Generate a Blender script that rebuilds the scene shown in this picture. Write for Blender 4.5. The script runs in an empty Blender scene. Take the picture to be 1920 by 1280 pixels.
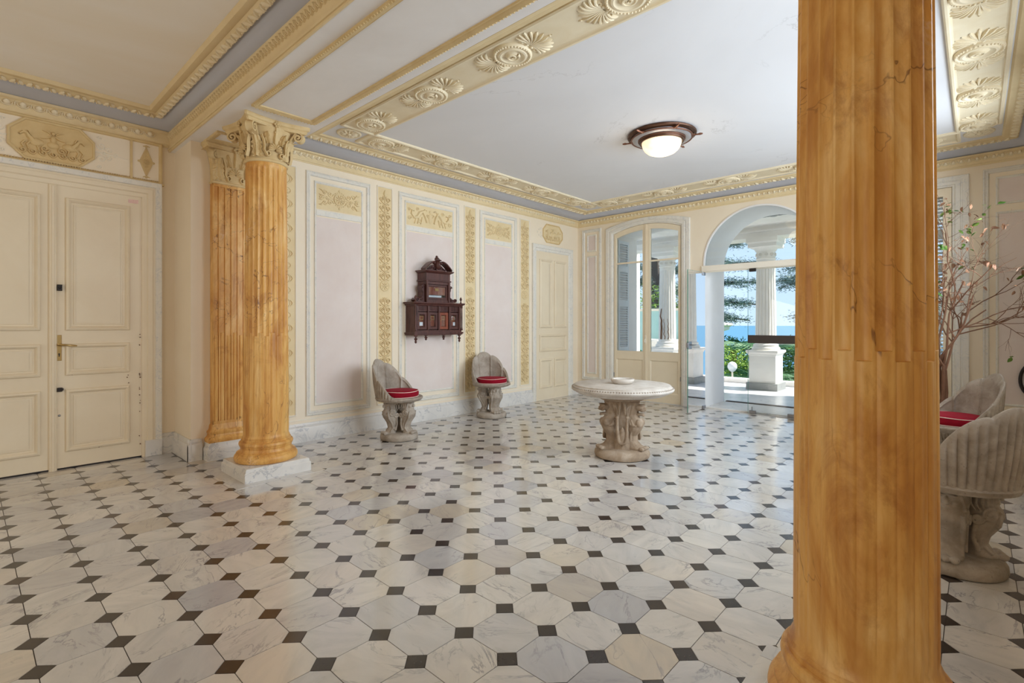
import bpy, bmesh, math, random
from math import sin, cos, pi, radians, sqrt, atan2, floor as ifloor
from mathutils import Vector, Matrix

random.seed(7)
SC = bpy.context.scene
COL = SC.collection

# ------------------------------------------------------------------ camera
CAM_H, YAW, FPX, HORIZON = 1.3, 0.74338, 947.4, 607.95
cam_data = bpy.data.cameras.new('camera')
cam_data.lens = 36.0 * FPX / 1920.0
cam_data.sensor_width = 36.0
cam_data.sensor_fit = 'HORIZONTAL'
cam_data.shift_y = (HORIZON - 640.0) / 1920.0
cam_data.clip_start = 0.05
cam_data.clip_end = 20000.0
cam = bpy.data.objects.new('camera', cam_data)
cam.location = (0, 0, CAM_H)
cam.rotation_euler = (pi / 2, 0, YAW)
COL.objects.link(cam)
SC.camera = cam

# ------------------------------------------------------------------ view
SC.view_settings.view_transform = 'Standard'
SC.view_settings.look = 'None'
SC.view_settings.gamma = 1.0
SC.view_settings.use_curve_mapping = False
SC.view_settings.exposure = EXPOSURE = 0.0
SC.cycles.use_denoising = True
SC.cycles.max_bounces = 12
SC.cycles.diffuse_bounces = 6
SC.cycles.glossy_bounces = 6
SC.cycles.transmission_bounces = 8
SC.cycles.transparent_max_bounces = 16
SC.cycles.sample_clamp_indirect = 6.0

# ------------------------------------------------------------------ world
world = bpy.data.worlds.new('sky')
SC.world = world
world.use_nodes = True
wn, wl = world.node_tree.nodes, world.node_tree.links
wn.clear()
w_out = wn.new('ShaderNodeOutputWorld')
w_bg = wn.new('ShaderNodeBackground')
w_ramp = wn.new('ShaderNodeValToRGB')
w_tc = wn.new('ShaderNodeTexCoord')
w_sep = wn.new('ShaderNodeSeparateXYZ')
w_ramp.color_ramp.elements[0].position = 0.0
w_ramp.color_ramp.elements[0].color = (0.60, 0.79, 0.98, 1)
w_ramp.color_ramp.elements[1].position = 1.0
w_ramp.color_ramp.elements[1].color = (0.22, 0.42, 0.85, 1)
w_bg.inputs['Strength'].default_value = 1.25
wl.new(w_tc.outputs['Generated'], w_sep.inputs[0])
wl.new(w_sep.outputs['Z'], w_ramp.inputs[0])
wl.new(w_ramp.outputs[0], w_bg.inputs['Color'])
wl.new(w_bg.outputs[0], w_out.inputs['Surface'])

# ------------------------------------------------------------------ sun and added fill lights
def sun_lamp(name, direction, energy, color, angle):
    d = bpy.data.lights.new(name, 'SUN')
    d.energy, d.color, d.angle = energy, color, angle
    o = bpy.data.objects.new(name, d)
    o.rotation_euler = Vector(direction).to_track_quat('-Z', 'Y').to_euler()
    COL.objects.link(o)
    return o

def area_lamp(name, loc, direction, sx, sy, power, color):
    d = bpy.data.lights.new(name, 'AREA')
    d.shape, d.size, d.size_y = 'RECTANGLE', sx, sy
    d.energy, d.color = power, color
    o = bpy.data.objects.new(name, d)
    o.location = loc
    o.rotation_euler = Vector(direction).to_track_quat('-Z', 'Y').to_euler()
    COL.objects.link(o)
    return o

sun_lamp('sun', (-0.62, -0.42, -0.95), 9.0, (1.0, 0.95, 0.86), radians(0.6))
# fill lights added at the unseen right-hand wall and the wall behind
for y, p in ((6.15, 60), (4.7, 51), (3.0, 54)):
    a = area_lamp('window_daylight', (0.56, y, 2.1), (-1, 0, -0.06), 1.1, 1.7, p, (0.78, 0.89, 1.0))
    a.data.spread = radians(140)
area_lamp('window_daylight', (-1.2, -2.55, 1.7), (-0.25, 1, 0.30), 2.2, 2.2, 60, (1.0, 0.92, 0.81))
area_lamp('window_daylight', (-4.2, -2.55, 1.7), (0.1, 1, 0.30), 1.6, 2.2, 38, (1.0, 0.92, 0.81))

# ------------------------------------------------------------------ mesh builder
class MB:
    """collects shapes and links them as ONE mesh object"""
    def __init__(self, xf=None):
        self.v, self.f, self.xf = [], [], xf
    def pt(self, p):
        self.v.append(tuple(self.xf(*p)) if self.xf else tuple(p))
        return len(self.v) - 1
    def pts(self, ps):
        return [self.pt(p) for p in ps]
    def face(self, *ps):
        self.f.append(self.pts(ps))
    def box(self, x0, x1, y0, y1, z0, z1):
        i = self.pts([(x0, y0, z0), (x1, y0, z0), (x1, y1, z0), (x0, y1, z0),
                      (x0, y0, z1), (x1, y0, z1), (x1, y1, z1), (x0, y1, z1)])
        for q in ((3, 2, 1, 0), (4, 5, 6, 7), (0, 1, 5, 4), (1, 2, 6, 5), (2, 3, 7, 6), (3, 0, 4, 7)):
            self.f.append([i[k] for k in q])
        return self
    def bbox(self, x0, x1, y0, y1, z0, z1, b=0.004):
        """box with chamfered edges"""
        rings = []
        for z, s in ((z0, b), (z0 + b, 0), (z1 - b, 0), (z1, b)):
            rings.append([(x0 + s, y0 + s, z), (x1 - s, y0 + s, z), (x1 - s, y1 - s, z), (x0 + s, y1 - s, z)])
        self.loft(rings, True, True)
        return self
    def loft(self, rings, closed=True, caps=False, flip=False):
        idx = [self.pts(r) for r in rings]
        n = len(idx[0])
        for a, b in zip(idx, idx[1:]):
            for k in range(n if closed else n - 1):
                q = [a[k], a[(k + 1) % n], b[(k + 1) % n], b[k]]
                self.f.append(q[::-1] if flip else q)
        if caps:
            self.f.append(idx[0][::-1] if not flip else idx[0])
            self.f.append(idx[-1] if not flip else idx[-1][::-1])
        return idx
    def lathe(self, prof, c=(0, 0, 0), n=32, sx=1.0, sy=1.0, a0=0.0, a1=2 * pi, caps=True):
        full = abs(a1 - a0 - 2 * pi) < 1e-6
        m = n if full else n + 1
        rings = []
        for r, z in prof:
            rings.append([(c[0] + r * sx * cos(a0 + (a1 - a0) * k / n), c[1] + r * sy * sin(a0 + (a1 - a0) * k / n), c[2] + z) for k in range(m)])
        self.loft(rings, full, caps and full)
        return self
    def tube(self, path, rad, n=8, caps=True):
        path = [Vector(p) for p in path]
        if not hasattr(rad, '__len__'):
            rad = [rad] * len(path)
        rings, up = [], None
        for i, p in enumerate(path):
            t = (path[min(i + 1, len(path) - 1)] - path[max(i - 1, 0)])
            if t.length < 1e-9:
                t = Vector((0, 0, 1))
            t.normalize()
            if up is None:
                up = t.orthogonal().normalized()
            else:
                up = up - t * up.dot(t)
                up = up.normalized() if up.length > 1e-6 else t.orthogonal().normalized()
            s = t.cross(up)
            rings.append([p + (up * cos(2 * pi * k / n) + s * sin(2 * pi * k / n)) * rad[i] for k in range(n)])
        self.loft(rings, True, caps)
        return self
    def ball(self, c, rx, ry=None, rz=None, n=10, m=6, M=None):
        ry = rx if ry is None else ry
        rz = rx if rz is None else rz
        rings = []
        for j in range(m + 1):
            th = pi * j / m
            s = max(sin(th), 0.02)
            ring = []
            for k in range(n):
                p = Vector((rx * s * cos(2 * pi * k / n), ry * s * sin(2 * pi * k / n), -rz * cos(th)))
                if M is not None:
                    p = M @ p
                ring.append((c[0] + p.x, c[1] + p.y, c[2] + p.z))
            rings.append(ring)
        self.loft(rings, True, True)
        return self
    def prism(self, poly, h0, h1):
        """poly in (u, v), extruded along w"""
        a = self.pts([(u, v, h0) for u, v in poly])
        b = self.pts([(u, v, h1) for u, v in poly])
        n = len(poly)
        self.f.append(a[::-1])
        self.f.append(b)
        for k in range(n):
            self.f.append([a[k], a[(k + 1) % n], b[(k + 1) % n], b[k]])
        return self
    def frame(self, u0, u1, v0, v1, prof, fill=None):
        """mitred rectangular moulding; prof = [(inset, height)], optional fill height of the field"""
        rings = [[(u0 + s, v0 + s, h), (u1 - s, v0 + s, h), (u1 - s, v1 - s, h), (u0 + s, v1 - s, h)] for s, h in prof]
        idx = self.loft(rings, True, False)
        if fill is not None:
            self.f.append(self.pts([(u0 + prof[-1][0], v0 + prof[-1][0], fill), (u1 - prof[-1][0], v0 + prof[-1][0], fill),
                                    (u1 - prof[-1][0], v1 - prof[-1][0], fill), (u0 + prof[-1][0], v1 - prof[-1][0], fill)]))
        return self
    def ridge(self, path, w, h, base=0.0):
        """raised stroke on a panel: path of (u, v), half-width w and height h may be lists"""
        n = len(path)
        W = w if hasattr(w, '__len__') else [w] * n
        H = h if hasattr(h, '__len__') else [h] * n
        rows = []
        for i, p in enumerate(path):
            a, b = path[max(i - 1, 0)], path[min(i + 1, n - 1)]
            dx, dy = b[0] - a[0], b[1] - a[1]
            L = sqrt(dx * dx + dy * dy) or 1e-9
            nx, ny = -dy / L, dx / L
            rows.append([(p[0] + nx * W[i], p[1] + ny * W[i], base), (p[0] + nx * W[i] * .45, p[1] + ny * W[i] * .45, base + H[i]),
                         (p[0] - nx * W[i] * .45, p[1] - ny * W[i] * .45, base + H[i]), (p[0] - nx * W[i], p[1] - ny * W[i], base)])
        self.loft(rows, False, False)
        return self
    def boss(self, u, v, r, h, base=0.0, n=8, ry=None):
        ry = r if ry is None else ry
        rings = [[(u + r * s * cos(2 * pi * k / n), v + ry * s * sin(2 * pi * k / n), base + h * t) for k in range(n)]
                 for s, t in ((1, 0), (.86, .55), (.5, .92), (.08, 1))]
        self.loft(rings, True, False)
        self.f.append(list(range(len(self.v) - n, len(self.v))))
        return self
    def build(self, name, mat, parent=None, smooth=40):
        me = bpy.data.meshes.new(name)
        me.from_pydata(self.v, [], self.f)
        me.validate()
        if smooth:
            me.polygons.foreach_set('use_smooth', [True] * len(me.polygons))
            me.set_sharp_from_angle(angle=radians(smooth))
        me.materials.append(mat)
        me.update()
        return put(name, me, parent)

def put(name, me, parent=None):
    o = bpy.data.objects.new(name, me)
    COL.objects.link(o)
    if parent is not None:
        o.parent = parent
    return o

def tag(o, label=None, cat=None, group=None, kind=None):
    if label: o['label'] = label
    if cat: o['category'] = cat
    if group: o['group'] = group
    if kind: o['kind'] = kind
    return o

def thing(name, loc=(0, 0, 0), rz=0.0, label=None, cat=None, group=None, kind=None):
    o = bpy.data.objects.new(name, None)
    o.empty_display_size = 0.1
    o.location = loc
    o.rotation_euler = (0, 0, rz)
    COL.objects.link(o)
    return tag(o, label, cat, group, kind)

def copy_tree(o, parent=None):
    c = o.copy()
    COL.objects.link(c)
    c.parent = parent
    for ch in list(o.children):
        copy_tree(ch, c)
    return c

# maps from panel coordinates (u along, v up, w out of the surface) into the room
def on_x(X, s=1):            # wall whose face looks to +X (s=1) or -X (s=-1); u = Y
    return lambda u, v, w: (X + s * w, u, v)
def on_y(Y, s=-1):           # wall whose face looks to -Y (s=-1); u = X
    return lambda u, v, w: (u, Y + s * w, v)
def under(Z):                # ceiling; u = X, v = Y, w downwards
    return lambda u, v, w: (u, v, Z - w)

def spiral(cx, cy, r0, r1, a0, turns, n=20):
    return [(cx + (r0 + (r1 - r0) * t / n) * cos(a0 + turns * 2 * pi * t / n),
             cy + (r0 + (r1 - r0) * t / n) * sin(a0 + turns * 2 * pi * t / n)) for t in range(n + 1)]

def px(p):
    """where a room point lands in the 1920 x 1280 frame (only used to rank tiles by size)"""
    x, y, z = p[0], p[1], p[2] - CAM_H
    d = -sin(YAW) * x + cos(YAW) * y
    r = cos(YAW) * x + sin(YAW) * y
    if d < 0.05:
        return None
    return 960 + FPX * r / d, HORIZON - FPX * z / d, d

# ------------------------------------------------------------------ materials
class NT:
    def __init__(self, name):
        self.m = bpy.data.materials.new(name)
        self.m.use_nodes = True
        self.n, self.l = self.m.node_tree.nodes, self.m.node_tree.links
        self.b = self.n['Principled BSDF']
    def new(self, t, **kw):
        o = self.n.new(t)
        for k, v in kw.items():
            setattr(o, k, v)
        return o
    def link(self, a, b):
        self.l.new(a, b)
    def coords(self, scale=(1, 1, 1), kind='Object', loc=(0, 0, 0), rot=(0, 0, 0)):
        tc = self.new('ShaderNodeTexCoord')
        mp = self.new('ShaderNodeMapping')
        mp.inputs['Scale'].default_value = scale
        mp.inputs['Location'].default_value = loc
        mp.inputs['Rotation'].default_value = rot
        self.link(tc.outputs[kind], mp.inputs[0])
        return mp.outputs[0]
    def noise(self, vec, scale, detail=4, rough=.55, dist=0.0):
        o = self.new('ShaderNodeTexNoise')
        o.inputs['Scale'].default_value = scale
        o.inputs['Detail'].default_value = detail
        o.inputs['Roughness'].default_value = rough
        o.inputs['Distortion'].default_value = dist
        if vec is not None:
            self.link(vec, o.inputs['Vector'])
        return o.outputs['Fac']
    def ramp(self, fac, stops):
        o = self.new('ShaderNodeValToRGB')
        e = o.color_ramp.elements
        while len(e) < len(stops):
            e.new(0.5)
        for k, (p, c) in enumerate(stops):
            e[k].position = p
            e[k].color = (c, c, c, 1) if not hasattr(c, '__len__') else (*c, 1)
        self.link(fac, o.inputs[0])
        return o.outputs[0]
    def mix(self, fac, a, b, mode='MIX'):
        o = self.new('ShaderNodeMix', data_type='RGBA', blend_type=mode)
        for s, x in ((0, fac), (6, a), (7, b)):
            if isinstance(x, (int, float)):
                o.inputs[s].default_value = x
            elif isinstance(x, tuple):
                o.inputs[s].default_value = (*x, 1)
            else:
                self.link(x, o.inputs[s])
        return o.outputs[2]
    def vein(self, vec, scale, width=.03, detail=6, dist=1.2):
        """thin lines where a noise crosses its middle value"""
        f = self.noise(vec, scale, detail, .6, dist)
        return self.ramp(f, [(.5 - width, 0.0), (.5, 1.0), (.5 + width, 0.0)])
    def bump(self, fac, strength=.2, distance=.01):
        o = self.new('ShaderNodeBump')
        o.inputs['Strength'].default_value = strength
        o.inputs['Distance'].default_value = distance
        self.link(fac, o.inputs['Height'])
        self.link(o.outputs[0], self.b.inputs['Normal'])
    def set(self, color=None, rough=None, metal=None, spec=None):
        if color is not None:
            if isinstance(color, tuple):
                self.b.inputs['Base Color'].default_value = (*color, 1)
            else:
                self.link(color, self.b.inputs['Base Color'])
        if rough is not None:
            if isinstance(rough, (int, float)):
                self.b.inputs['Roughness'].default_value = rough
            else:
                self.link(rough, self.b.inputs['Roughness'])
        if metal is not None:
            self.b.inputs['Metallic'].default_value = metal
        if spec is not None:
            self.b.inputs['Specular IOR Level'].default_value = spec
        return self.m

def srgb(r, g, b):
    f = lambda c: (c / 255 / 12.92) if c <= 10 else ((c / 255 + .055) / 1.055) ** 2.4
    return (f(r), f(g), f(b))

def paint(name, c, c2=None, rough=.6, scale=3.0, bump=.06, spec=.3, detail=4, amount=.55, bscale=40):
    t = NT(name)
    v = t.coords()
    c2 = c2 or tuple(x * .86 for x in c)
    f = t.ramp(t.noise(v, scale, detail, .6, .4), [(.35, 0.0), (.72, amount)])
    t.set(t.mix(f, c, c2), rough, 0, spec)
    if bump:
        t.bump(t.noise(v, bscale, 3), bump, .004)
    return t.m

MAT = {}
MAT['cream'] = paint('cream_paint', srgb(238, 225, 203), srgb(232, 215, 188), .6, 1.3)
MAT['cream_light'] = paint('ivory_paint', srgb(238, 230, 214), srgb(228, 217, 198), .5, 2.0)
MAT['pink'] = paint('rosy_panel_paint', srgb(228, 216, 209), srgb(219, 202, 193), .75, 2.2, .05, amount=.8, detail=6)
MAT['ochre'] = paint('ochre_plaster', srgb(228, 208, 166), srgb(214, 190, 144), .6, 5.0)
MAT['ochre_pale'] = paint('pale_ochre_plaster', srgb(236, 223, 194), srgb(224, 206, 168), .6, 5.0)
MAT['ochre_deep'] = paint('deep_ochre_plaster', srgb(218, 192, 142), srgb(198, 166, 112), .6, 6.0)
MAT['moulding'] = paint('gold_brown_moulding', srgb(218, 194, 146), srgb(196, 166, 114), .6, 8.0)
MAT['cove'] = paint('grey_cove_paint', srgb(194, 195, 202), srgb(184, 184, 190), .7, 1.0)
MAT['door_paint'] = paint('ivory_door_paint', srgb(232, 218, 192), srgb(222, 205, 176), .38, 2.5, .03)
MAT['plaster_white'] = paint('white_plaster', srgb(238, 236, 234), srgb(226, 222, 218), .7, 2.0)
MAT['capital'] = paint('capital_stone_paint', srgb(222, 198, 150), srgb(196, 164, 110), .65, 9.0, .1)

def ceiling_mat():
    t = NT('ceiling_paint')
    v = t.coords()
    big = t.ramp(t.noise(v, .5, 4, .6, .6), [(.3, 0.0), (.75, .6)])
    c = t.mix(big, srgb(228, 228, 230), srgb(214, 213, 214))
    cr = t.vein(v, .55, .0035, 8, .5)
    m = t.ramp(t.noise(v, .8, 2), [(.52, 0.0), (.62, .35)])
    mul = t.new('ShaderNodeMath', operation='MULTIPLY')
    t.link(cr, mul.inputs[0]); t.link(m, mul.inputs[1])
    t.set(t.mix(mul.outputs[0], c, srgb(150, 146, 142)), .8, 0, .2)
    t.bump(t.noise(v, 6, 4), .05, .01)
    return t.m
MAT['ceiling'] = ceiling_mat()

def ceiling_old_mat():
    t = NT('aged_ceiling_paint')
    v = t.coords((1, .45, 1))
    big = t.ramp(t.noise(v, .9, 4, .6, .5), [(.3, 0.0), (.7, 1.0)])
    t.set(t.mix(big, srgb(244, 240, 234), srgb(236, 226, 208)), .8, 0, .2)
    return t.m
MAT['ceiling_old'] = ceiling_old_mat()

def white_marble(name, base, vein, rough=.3, scale=1.6, var=.6):
    t = NT(name)
    v = t.coords()
    cloud = t.ramp(t.noise(v, scale * 1.3, 5, .6, 1.0), [(.35, 0.0), (.75, var)])
    c = t.mix(cloud, base, tuple(x * .8 for x in base))
    vv = t.vein(v, scale * 1.1, .03, 7, 2.0)
    msk = t.ramp(t.noise(v, scale * 1.7, 2), [(.4, 0.0), (.62, .65)])
    mul = t.new('ShaderNodeMath', operation='MULTIPLY')
    t.link(vv, mul.inputs[0]); t.link(msk, mul.inputs[1])
    t.set(t.mix(mul.outputs[0], c, vein), rough, 0, .4)
    return t.m
MAT['marble_white'] = white_marble('white_marble', srgb(224, 220, 214), srgb(150, 152, 160), .35, 3.0)
MAT['marble_frame'] = white_marble('painted_marble_moulding', srgb(228, 223, 212), srgb(184, 186, 190), .5, 6.0, .35)
MAT['porch_stone'] = white_marble('porch_marble', srgb(226, 226, 228), srgb(170, 178, 190), .25, 1.2)

def floor_marble():
    """every tile takes its own tone and its own run of veins from its random number"""
    t = NT('marble_tile')
    oi = t.new('ShaderNodeObjectInfo')
    geo = t.new('ShaderNodeNewGeometry')
    add = t.new('ShaderNodeMath', operation='ADD')
    t.link(oi.outputs['Random'], add.inputs[0]); t.link(geo.outputs['Random Per Island'], add.inputs[1])
    fr = t.new('ShaderNodeMath', operation='FRACT'); t.link(add.outputs[0], fr.inputs[0])
    rnd = fr.outputs[0]
    ang = t.new('ShaderNodeMath', operation='MULTIPLY'); ang.inputs[1].default_value = 37.0; t.link(rnd, ang.inputs[0])
    rot = t.new('ShaderNodeVectorRotate', rotation_type='Z_AXIS')
    t.link(geo.outputs['Position'], rot.inputs['Vector']); t.link(ang.outputs[0], rot.inputs['Angle'])
    off = t.new('ShaderNodeCombineXYZ')
    m2 = t.new('ShaderNodeMath', operation='MULTIPLY'); m2.inputs[1].default_value = 211.0; t.link(rnd, m2.inputs[0])
    t.link(m2.outputs[0], off.inputs[0]); t.link(m2.outputs[0], off.inputs[2])
    va = t.new('ShaderNodeVectorMath', operation='ADD'); t.link(rot.outputs[0], va.inputs[0]); t.link(off.outputs[0], va.inputs[1])
    st = t.new('ShaderNodeVectorMath', operation='MULTIPLY'); st.inputs[1].default_value = (1.0, 2.6, 1.0); t.link(va.outputs[0], st.inputs[0])
    vec = st.outputs[0]
    tone = t.ramp(rnd, [(0.0, srgb(208, 203, 196)), (.2, srgb(217, 211, 202)), (.4, srgb(203, 199, 195)), (.55, srgb(214, 205, 193)),
                        (.7, srgb(190, 189, 190)), (.8, srgb(212, 208, 202)), (.9, srgb(176, 176, 180)), (.96, srgb(204, 190, 168)), (1.0, srgb(210, 205, 198))])
    cloud = t.ramp(t.noise(vec, 3.0, 5, .62, 1.0), [(.38, 0.0), (.8, .75)])
    c = t.mix(cloud, tone, t.mix(.5, tone, srgb(138, 138, 142)))
    vv = t.vein(vec, 2.4, .02, 8, 1.1)
    msk = t.ramp(t.noise(vec, 3.1, 2), [(.42, 0.0), (.66, .75)])
    mul = t.new('ShaderNodeMath', operation='MULTIPLY')
    t.link(vv, mul.inputs[0]); t.link(msk, mul.inputs[1])
    c = t.mix(mul.outputs[0], c, srgb(120, 120, 126))
    rg = t.ramp(t.noise(t.coords(kind='Object'), 14, 3), [(.3, .08), (.7, .16)])
    t.set(c, rg, 0, .5)
    t.b.inputs['IOR'].default_value = 2.1
    t.bump(t.noise(geo.outputs['Position'], 5.0, 2), .035, .01)
    return t.m
MAT['tile'] = floor_marble()

def black_tile():
    t = NT('black_tile')
    geo = t.new('ShaderNodeNewGeometry')
    oi = t.new('ShaderNodeObjectInfo')
    tone = t.ramp(oi.outputs['Random'], [(0.0, srgb(44, 37, 34)), (.5, srgb(52, 44, 41)), (.85, srgb(40, 36, 36)), (1.0, srgb(64, 44, 34))])
    n = t.ramp(t.noise(geo.outputs['Position'], 60, 4), [(.4, 0.0), (.75, .35)])
    t.set(t.mix(n, tone, srgb(84, 74, 70)), .16, 0, .5)
    t.b.inputs['IOR'].default_value = 1.6
    return t.m
MAT['tile_black'] = black_tile()
MAT['grout'] = paint('floor_bed', srgb(84, 76, 70), None, .8, 20)

def siena():
    t = NT('siena_marble')
    v = t.coords((1, 1, .30))
    vs = t.coords((1, 1, .09))
    v2 = t.coords((1, 1, .7))
    big = t.noise(v, 3.4, 6, .62, 1.2)
    c = t.ramp(big, [(.25, srgb(168, 102, 42)), (.38, srgb(208, 150, 76)), (.50, srgb(226, 176, 100)), (.62, srgb(238, 198, 132)), (.78, srgb(216, 163, 114))])
    streak = t.ramp(t.noise(vs, 16.0, 4, .65, .6), [(.46, 0.0), (.70, .8)])
    c = t.mix(streak, c, srgb(192, 132, 62))
    rust = t.ramp(t.noise(t.coords((1, 1, .5)), 4.6, 7, .72, .9), [(.52, 0.0), (.60, .35), (.72, .8)])
    c = t.mix(rust, c, srgb(170, 110, 52))
    violet = t.ramp(t.noise(v2, 1.9, 4, .6, 1.0), [(.60, 0.0), (.76, .55)])
    c = t.mix(violet, c, srgb(200, 138, 114))
    dv = t.vein(v2, 1.7, .0040, 5, .7)
    dm = t.ramp(t.noise(v2, 2.4, 2), [(.46, 0.0), (.58, .8)])
    mul = t.new('ShaderNodeMath', operation='MULTIPLY'); t.link(dv, mul.inputs[0]); t.link(dm, mul.inputs[1])
    c = t.mix(mul.outputs[0], c, srgb(104, 60, 34))
    wv = t.vein(v2, 1.3, .008, 6, .8)
    wm = t.ramp(t.noise(v2, 2.3, 2), [(.60, 0.0), (.68, .8)])
    mul2 = t.new('ShaderNodeMath', operation='MULTIPLY'); t.link(wv, mul2.inputs[0]); t.link(wm, mul2.inputs[1])
    c = t.mix(mul2.outputs[0], c, srgb(232, 214, 196))
    t.set(c, .42, 0, .4)
    t.bump(t.noise(t.coords(), 22, 5), .05, .006)
    return t.m
MAT['siena'] = siena()

def stone(name, c1, c2, c3):
    t = NT(name)
    v = t.coords()
    f = t.ramp(t.noise(v, 7.0, 6, .62, .5), [(.3, c1), (.52, c2), (.74, c3)])
    pits = t.ramp(t.noise(v, 60, 3), [(.27, 0.5), (.36, 0.0)])
    t.set(t.mix(pits, f, tuple(x * .5 for x in c1)), .78, 0, .25)
    t.bump(t.noise(v, 46, 5), .25, .006)
    return t.m
MAT['stone'] = stone('cast_stone', srgb(140, 128, 114), srgb(168, 156, 142), srgb(190, 180, 168))
MAT['stone_table'] = stone('brown_cast_stone', srgb(132, 112, 92), srgb(164, 144, 122), srgb(190, 174, 156))
MAT['stone_top'] = stone('pale_table_stone', srgb(186, 176, 164), srgb(206, 198, 188), srgb(218, 212, 204))

def velvet(name, c):
    t = NT(name)
    v = t.coords()
    f = t.ramp(t.noise(v, 9, 4), [(.35, 0.0), (.7, .5)])
    t.set(t.mix(f, c, tuple(x * .6 for x in c)), .85, 0, .2)
    t.b.inputs['Sheen Weight'].default_value = .06
    t.b.inputs['Sheen Tint'].default_value = (1, .3, .35, 1)
    return t.m
MAT['red'] = velvet('red_velvet', srgb(146, 6, 34))
MAT['piping'] = paint('cream_piping', srgb(236, 206, 196), None, .8, 30)

def wood(name, c1, c2, rough=.38):
    t = NT(name)
    v = t.coords((9, 9, 1.2))
    f = t.ramp(t.noise(v, 3.5, 6, .6, .8), [(.3, c1), (.7, c2)])
    t.set(f, rough, 0, .45)
    return t.m
MAT['wood'] = wood('dark_carved_wood', srgb(58, 30, 26), srgb(98, 58, 50))
MAT['wood_red'] = wood('red_brown_wood', srgb(112, 56, 40), srgb(150, 84, 62), .3)

def plain(name, c, rough=.5, metal=0.0, spec=.5):
    t = NT(name)
    v = t.coords()
    f = t.ramp(t.noise(v, 25, 3), [(.35, 0.0), (.7, .4)])
    return t.set(t.mix(f, c, tuple(x * .8 for x in c)), rough, metal, spec)
MAT['brass'] = plain('brass', srgb(186, 158, 104), .3, .9)
MAT['iron'] = plain('black_iron', srgb(44, 38, 36), .5, .3)
MAT['bronze'] = plain('aged_copper', srgb(128, 88, 70), .4, .75)
MAT['bronze_dark'] = plain('dark_bronze', srgb(86, 58, 42), .42, .7)
MAT['patina'] = plain('silvered_patina', srgb(176, 174, 178), .35, .6)
MAT['steel'] = plain('brushed_steel', srgb(150, 150, 152), .35, .9)
MAT['bar'] = plain('dark_push_bar', srgb(66, 56, 50), .45, .2)
MAT['paper'] = plain('white_card', srgb(238, 240, 244), .7)
MAT['pink_paper'] = paint('pink_sticker', srgb(232, 200, 190), srgb(206, 160, 150), .7, 60)
MAT['shutter'] = plain('white_shutter_paint', srgb(226, 232, 238), .5)
MAT['white_ext'] = paint('exterior_white_stucco', srgb(238, 234, 228), srgb(222, 216, 208), .8, 3)
MAT['ext_stone_grey'] = white_marble('grey_plinth_marble', srgb(150, 152, 150), srgb(110, 112, 116), .5, 4)
MAT['rust_ext'] = paint('cracked_stucco', srgb(120, 86, 62), srgb(90, 62, 46), .9, 14)

def glass(name, tint=(1, 1, 1), rough=0.0, mixf=.93):
    m = bpy.data.materials.new(name)
    m.use_nodes = True
    n, l = m.node_tree.nodes, m.node_tree.links
    n.clear()
    out = n.new('ShaderNodeOutputMaterial')
    mix = n.new('ShaderNodeMixShader')
    tr = n.new('ShaderNodeBsdfTransparent')
    gl = n.new('ShaderNodeBsdfGlossy')
    fr = n.new('ShaderNodeFresnel')
    fr.inputs['IOR'].default_value = 1.45
    tr.inputs['Color'].default_value = (*tint, 1)
    gl.inputs['Roughness'].default_value = rough
    l.new(fr.outputs[0], mix.inputs[0])
    l.new(tr.outputs[0], mix.inputs[1])
    l.new(gl.outputs[0], mix.inputs[2])
    l.new(mix.outputs[0], out.inputs['Surface'])
    return m
MAT['glass'] = glass('window_glass', (.97, .985, .985))
MAT['glass_edge'] = plain('green_glass_edge', srgb(92, 150, 132), .1)
MAT['glass_turq'] = paint('turquoise_screen', srgb(168, 208, 204), srgb(188, 218, 216), .3, 2)

def emit(name, c, s):
    t = NT(name)
    t.set(c, .4, 0, .4)
    v = t.coords()
    f = t.ramp(t.noise(v, 9, 2), [(.42, tuple(x * .75 for x in c)), (.66, tuple(min(1, x * 1.12) for x in c))])
    t.link(f, t.b.inputs['Emission Color'])
    t.b.inputs['Emission Strength'].default_value = s
    return t.m
MAT['lamp_dome'] = emit('lit_lamp_glass', (1.0, .80, .54), 1.15)

def leafy(name, c1, c2, trans=.25):
    t = NT(name)
    oi = t.new('ShaderNodeObjectInfo')
    geo = t.new('ShaderNodeNewGeometry')
    add = t.new('ShaderNodeMath', operation='ADD')
    t.link(oi.outputs['Random'], add.inputs[0]); t.link(geo.outputs['Random Per Island'], add.inputs[1])
    fr = t.new('ShaderNodeMath', operation='FRACT'); t.link(add.outputs[0], fr.inputs[0])
    t.set(t.mix(fr.outputs[0], c1, c2), .55, 0, .3)
    t.b.inputs['Transmission Weight'].default_value = 0.0
    t.b.inputs['Subsurface Weight'].default_value = 0.0
    return t.m
MAT['leaf_green'] = leafy('green_leaf', srgb(58, 100, 34), srgb(108, 136, 52))
MAT['leaf_dry'] = leafy('dry_leaf', srgb(122, 84, 62), srgb(168, 126, 96))
MAT['bark'] = paint('brown_bark', srgb(124, 88, 66), srgb(96, 64, 46), .8, 20, .3)
MAT['cedar'] = leafy('cedar_needles', srgb(112, 138, 140), srgb(150, 168, 156))
MAT['cedar_bark'] = paint('grey_bark', srgb(96, 88, 84), None, .9, 12, .3)
MAT['bush_bright'] = leafy('sunlit_bush', srgb(104, 148, 56), srgb(170, 196, 90))  # leaf tones from mid green to yellow-green
MAT['bush_dark'] = leafy('dark_bush', srgb(44, 84, 40), srgb(88, 132, 62))
MAT['palm'] = leafy('palm_frond', srgb(52, 98, 64), srgb(104, 146, 96))
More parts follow.
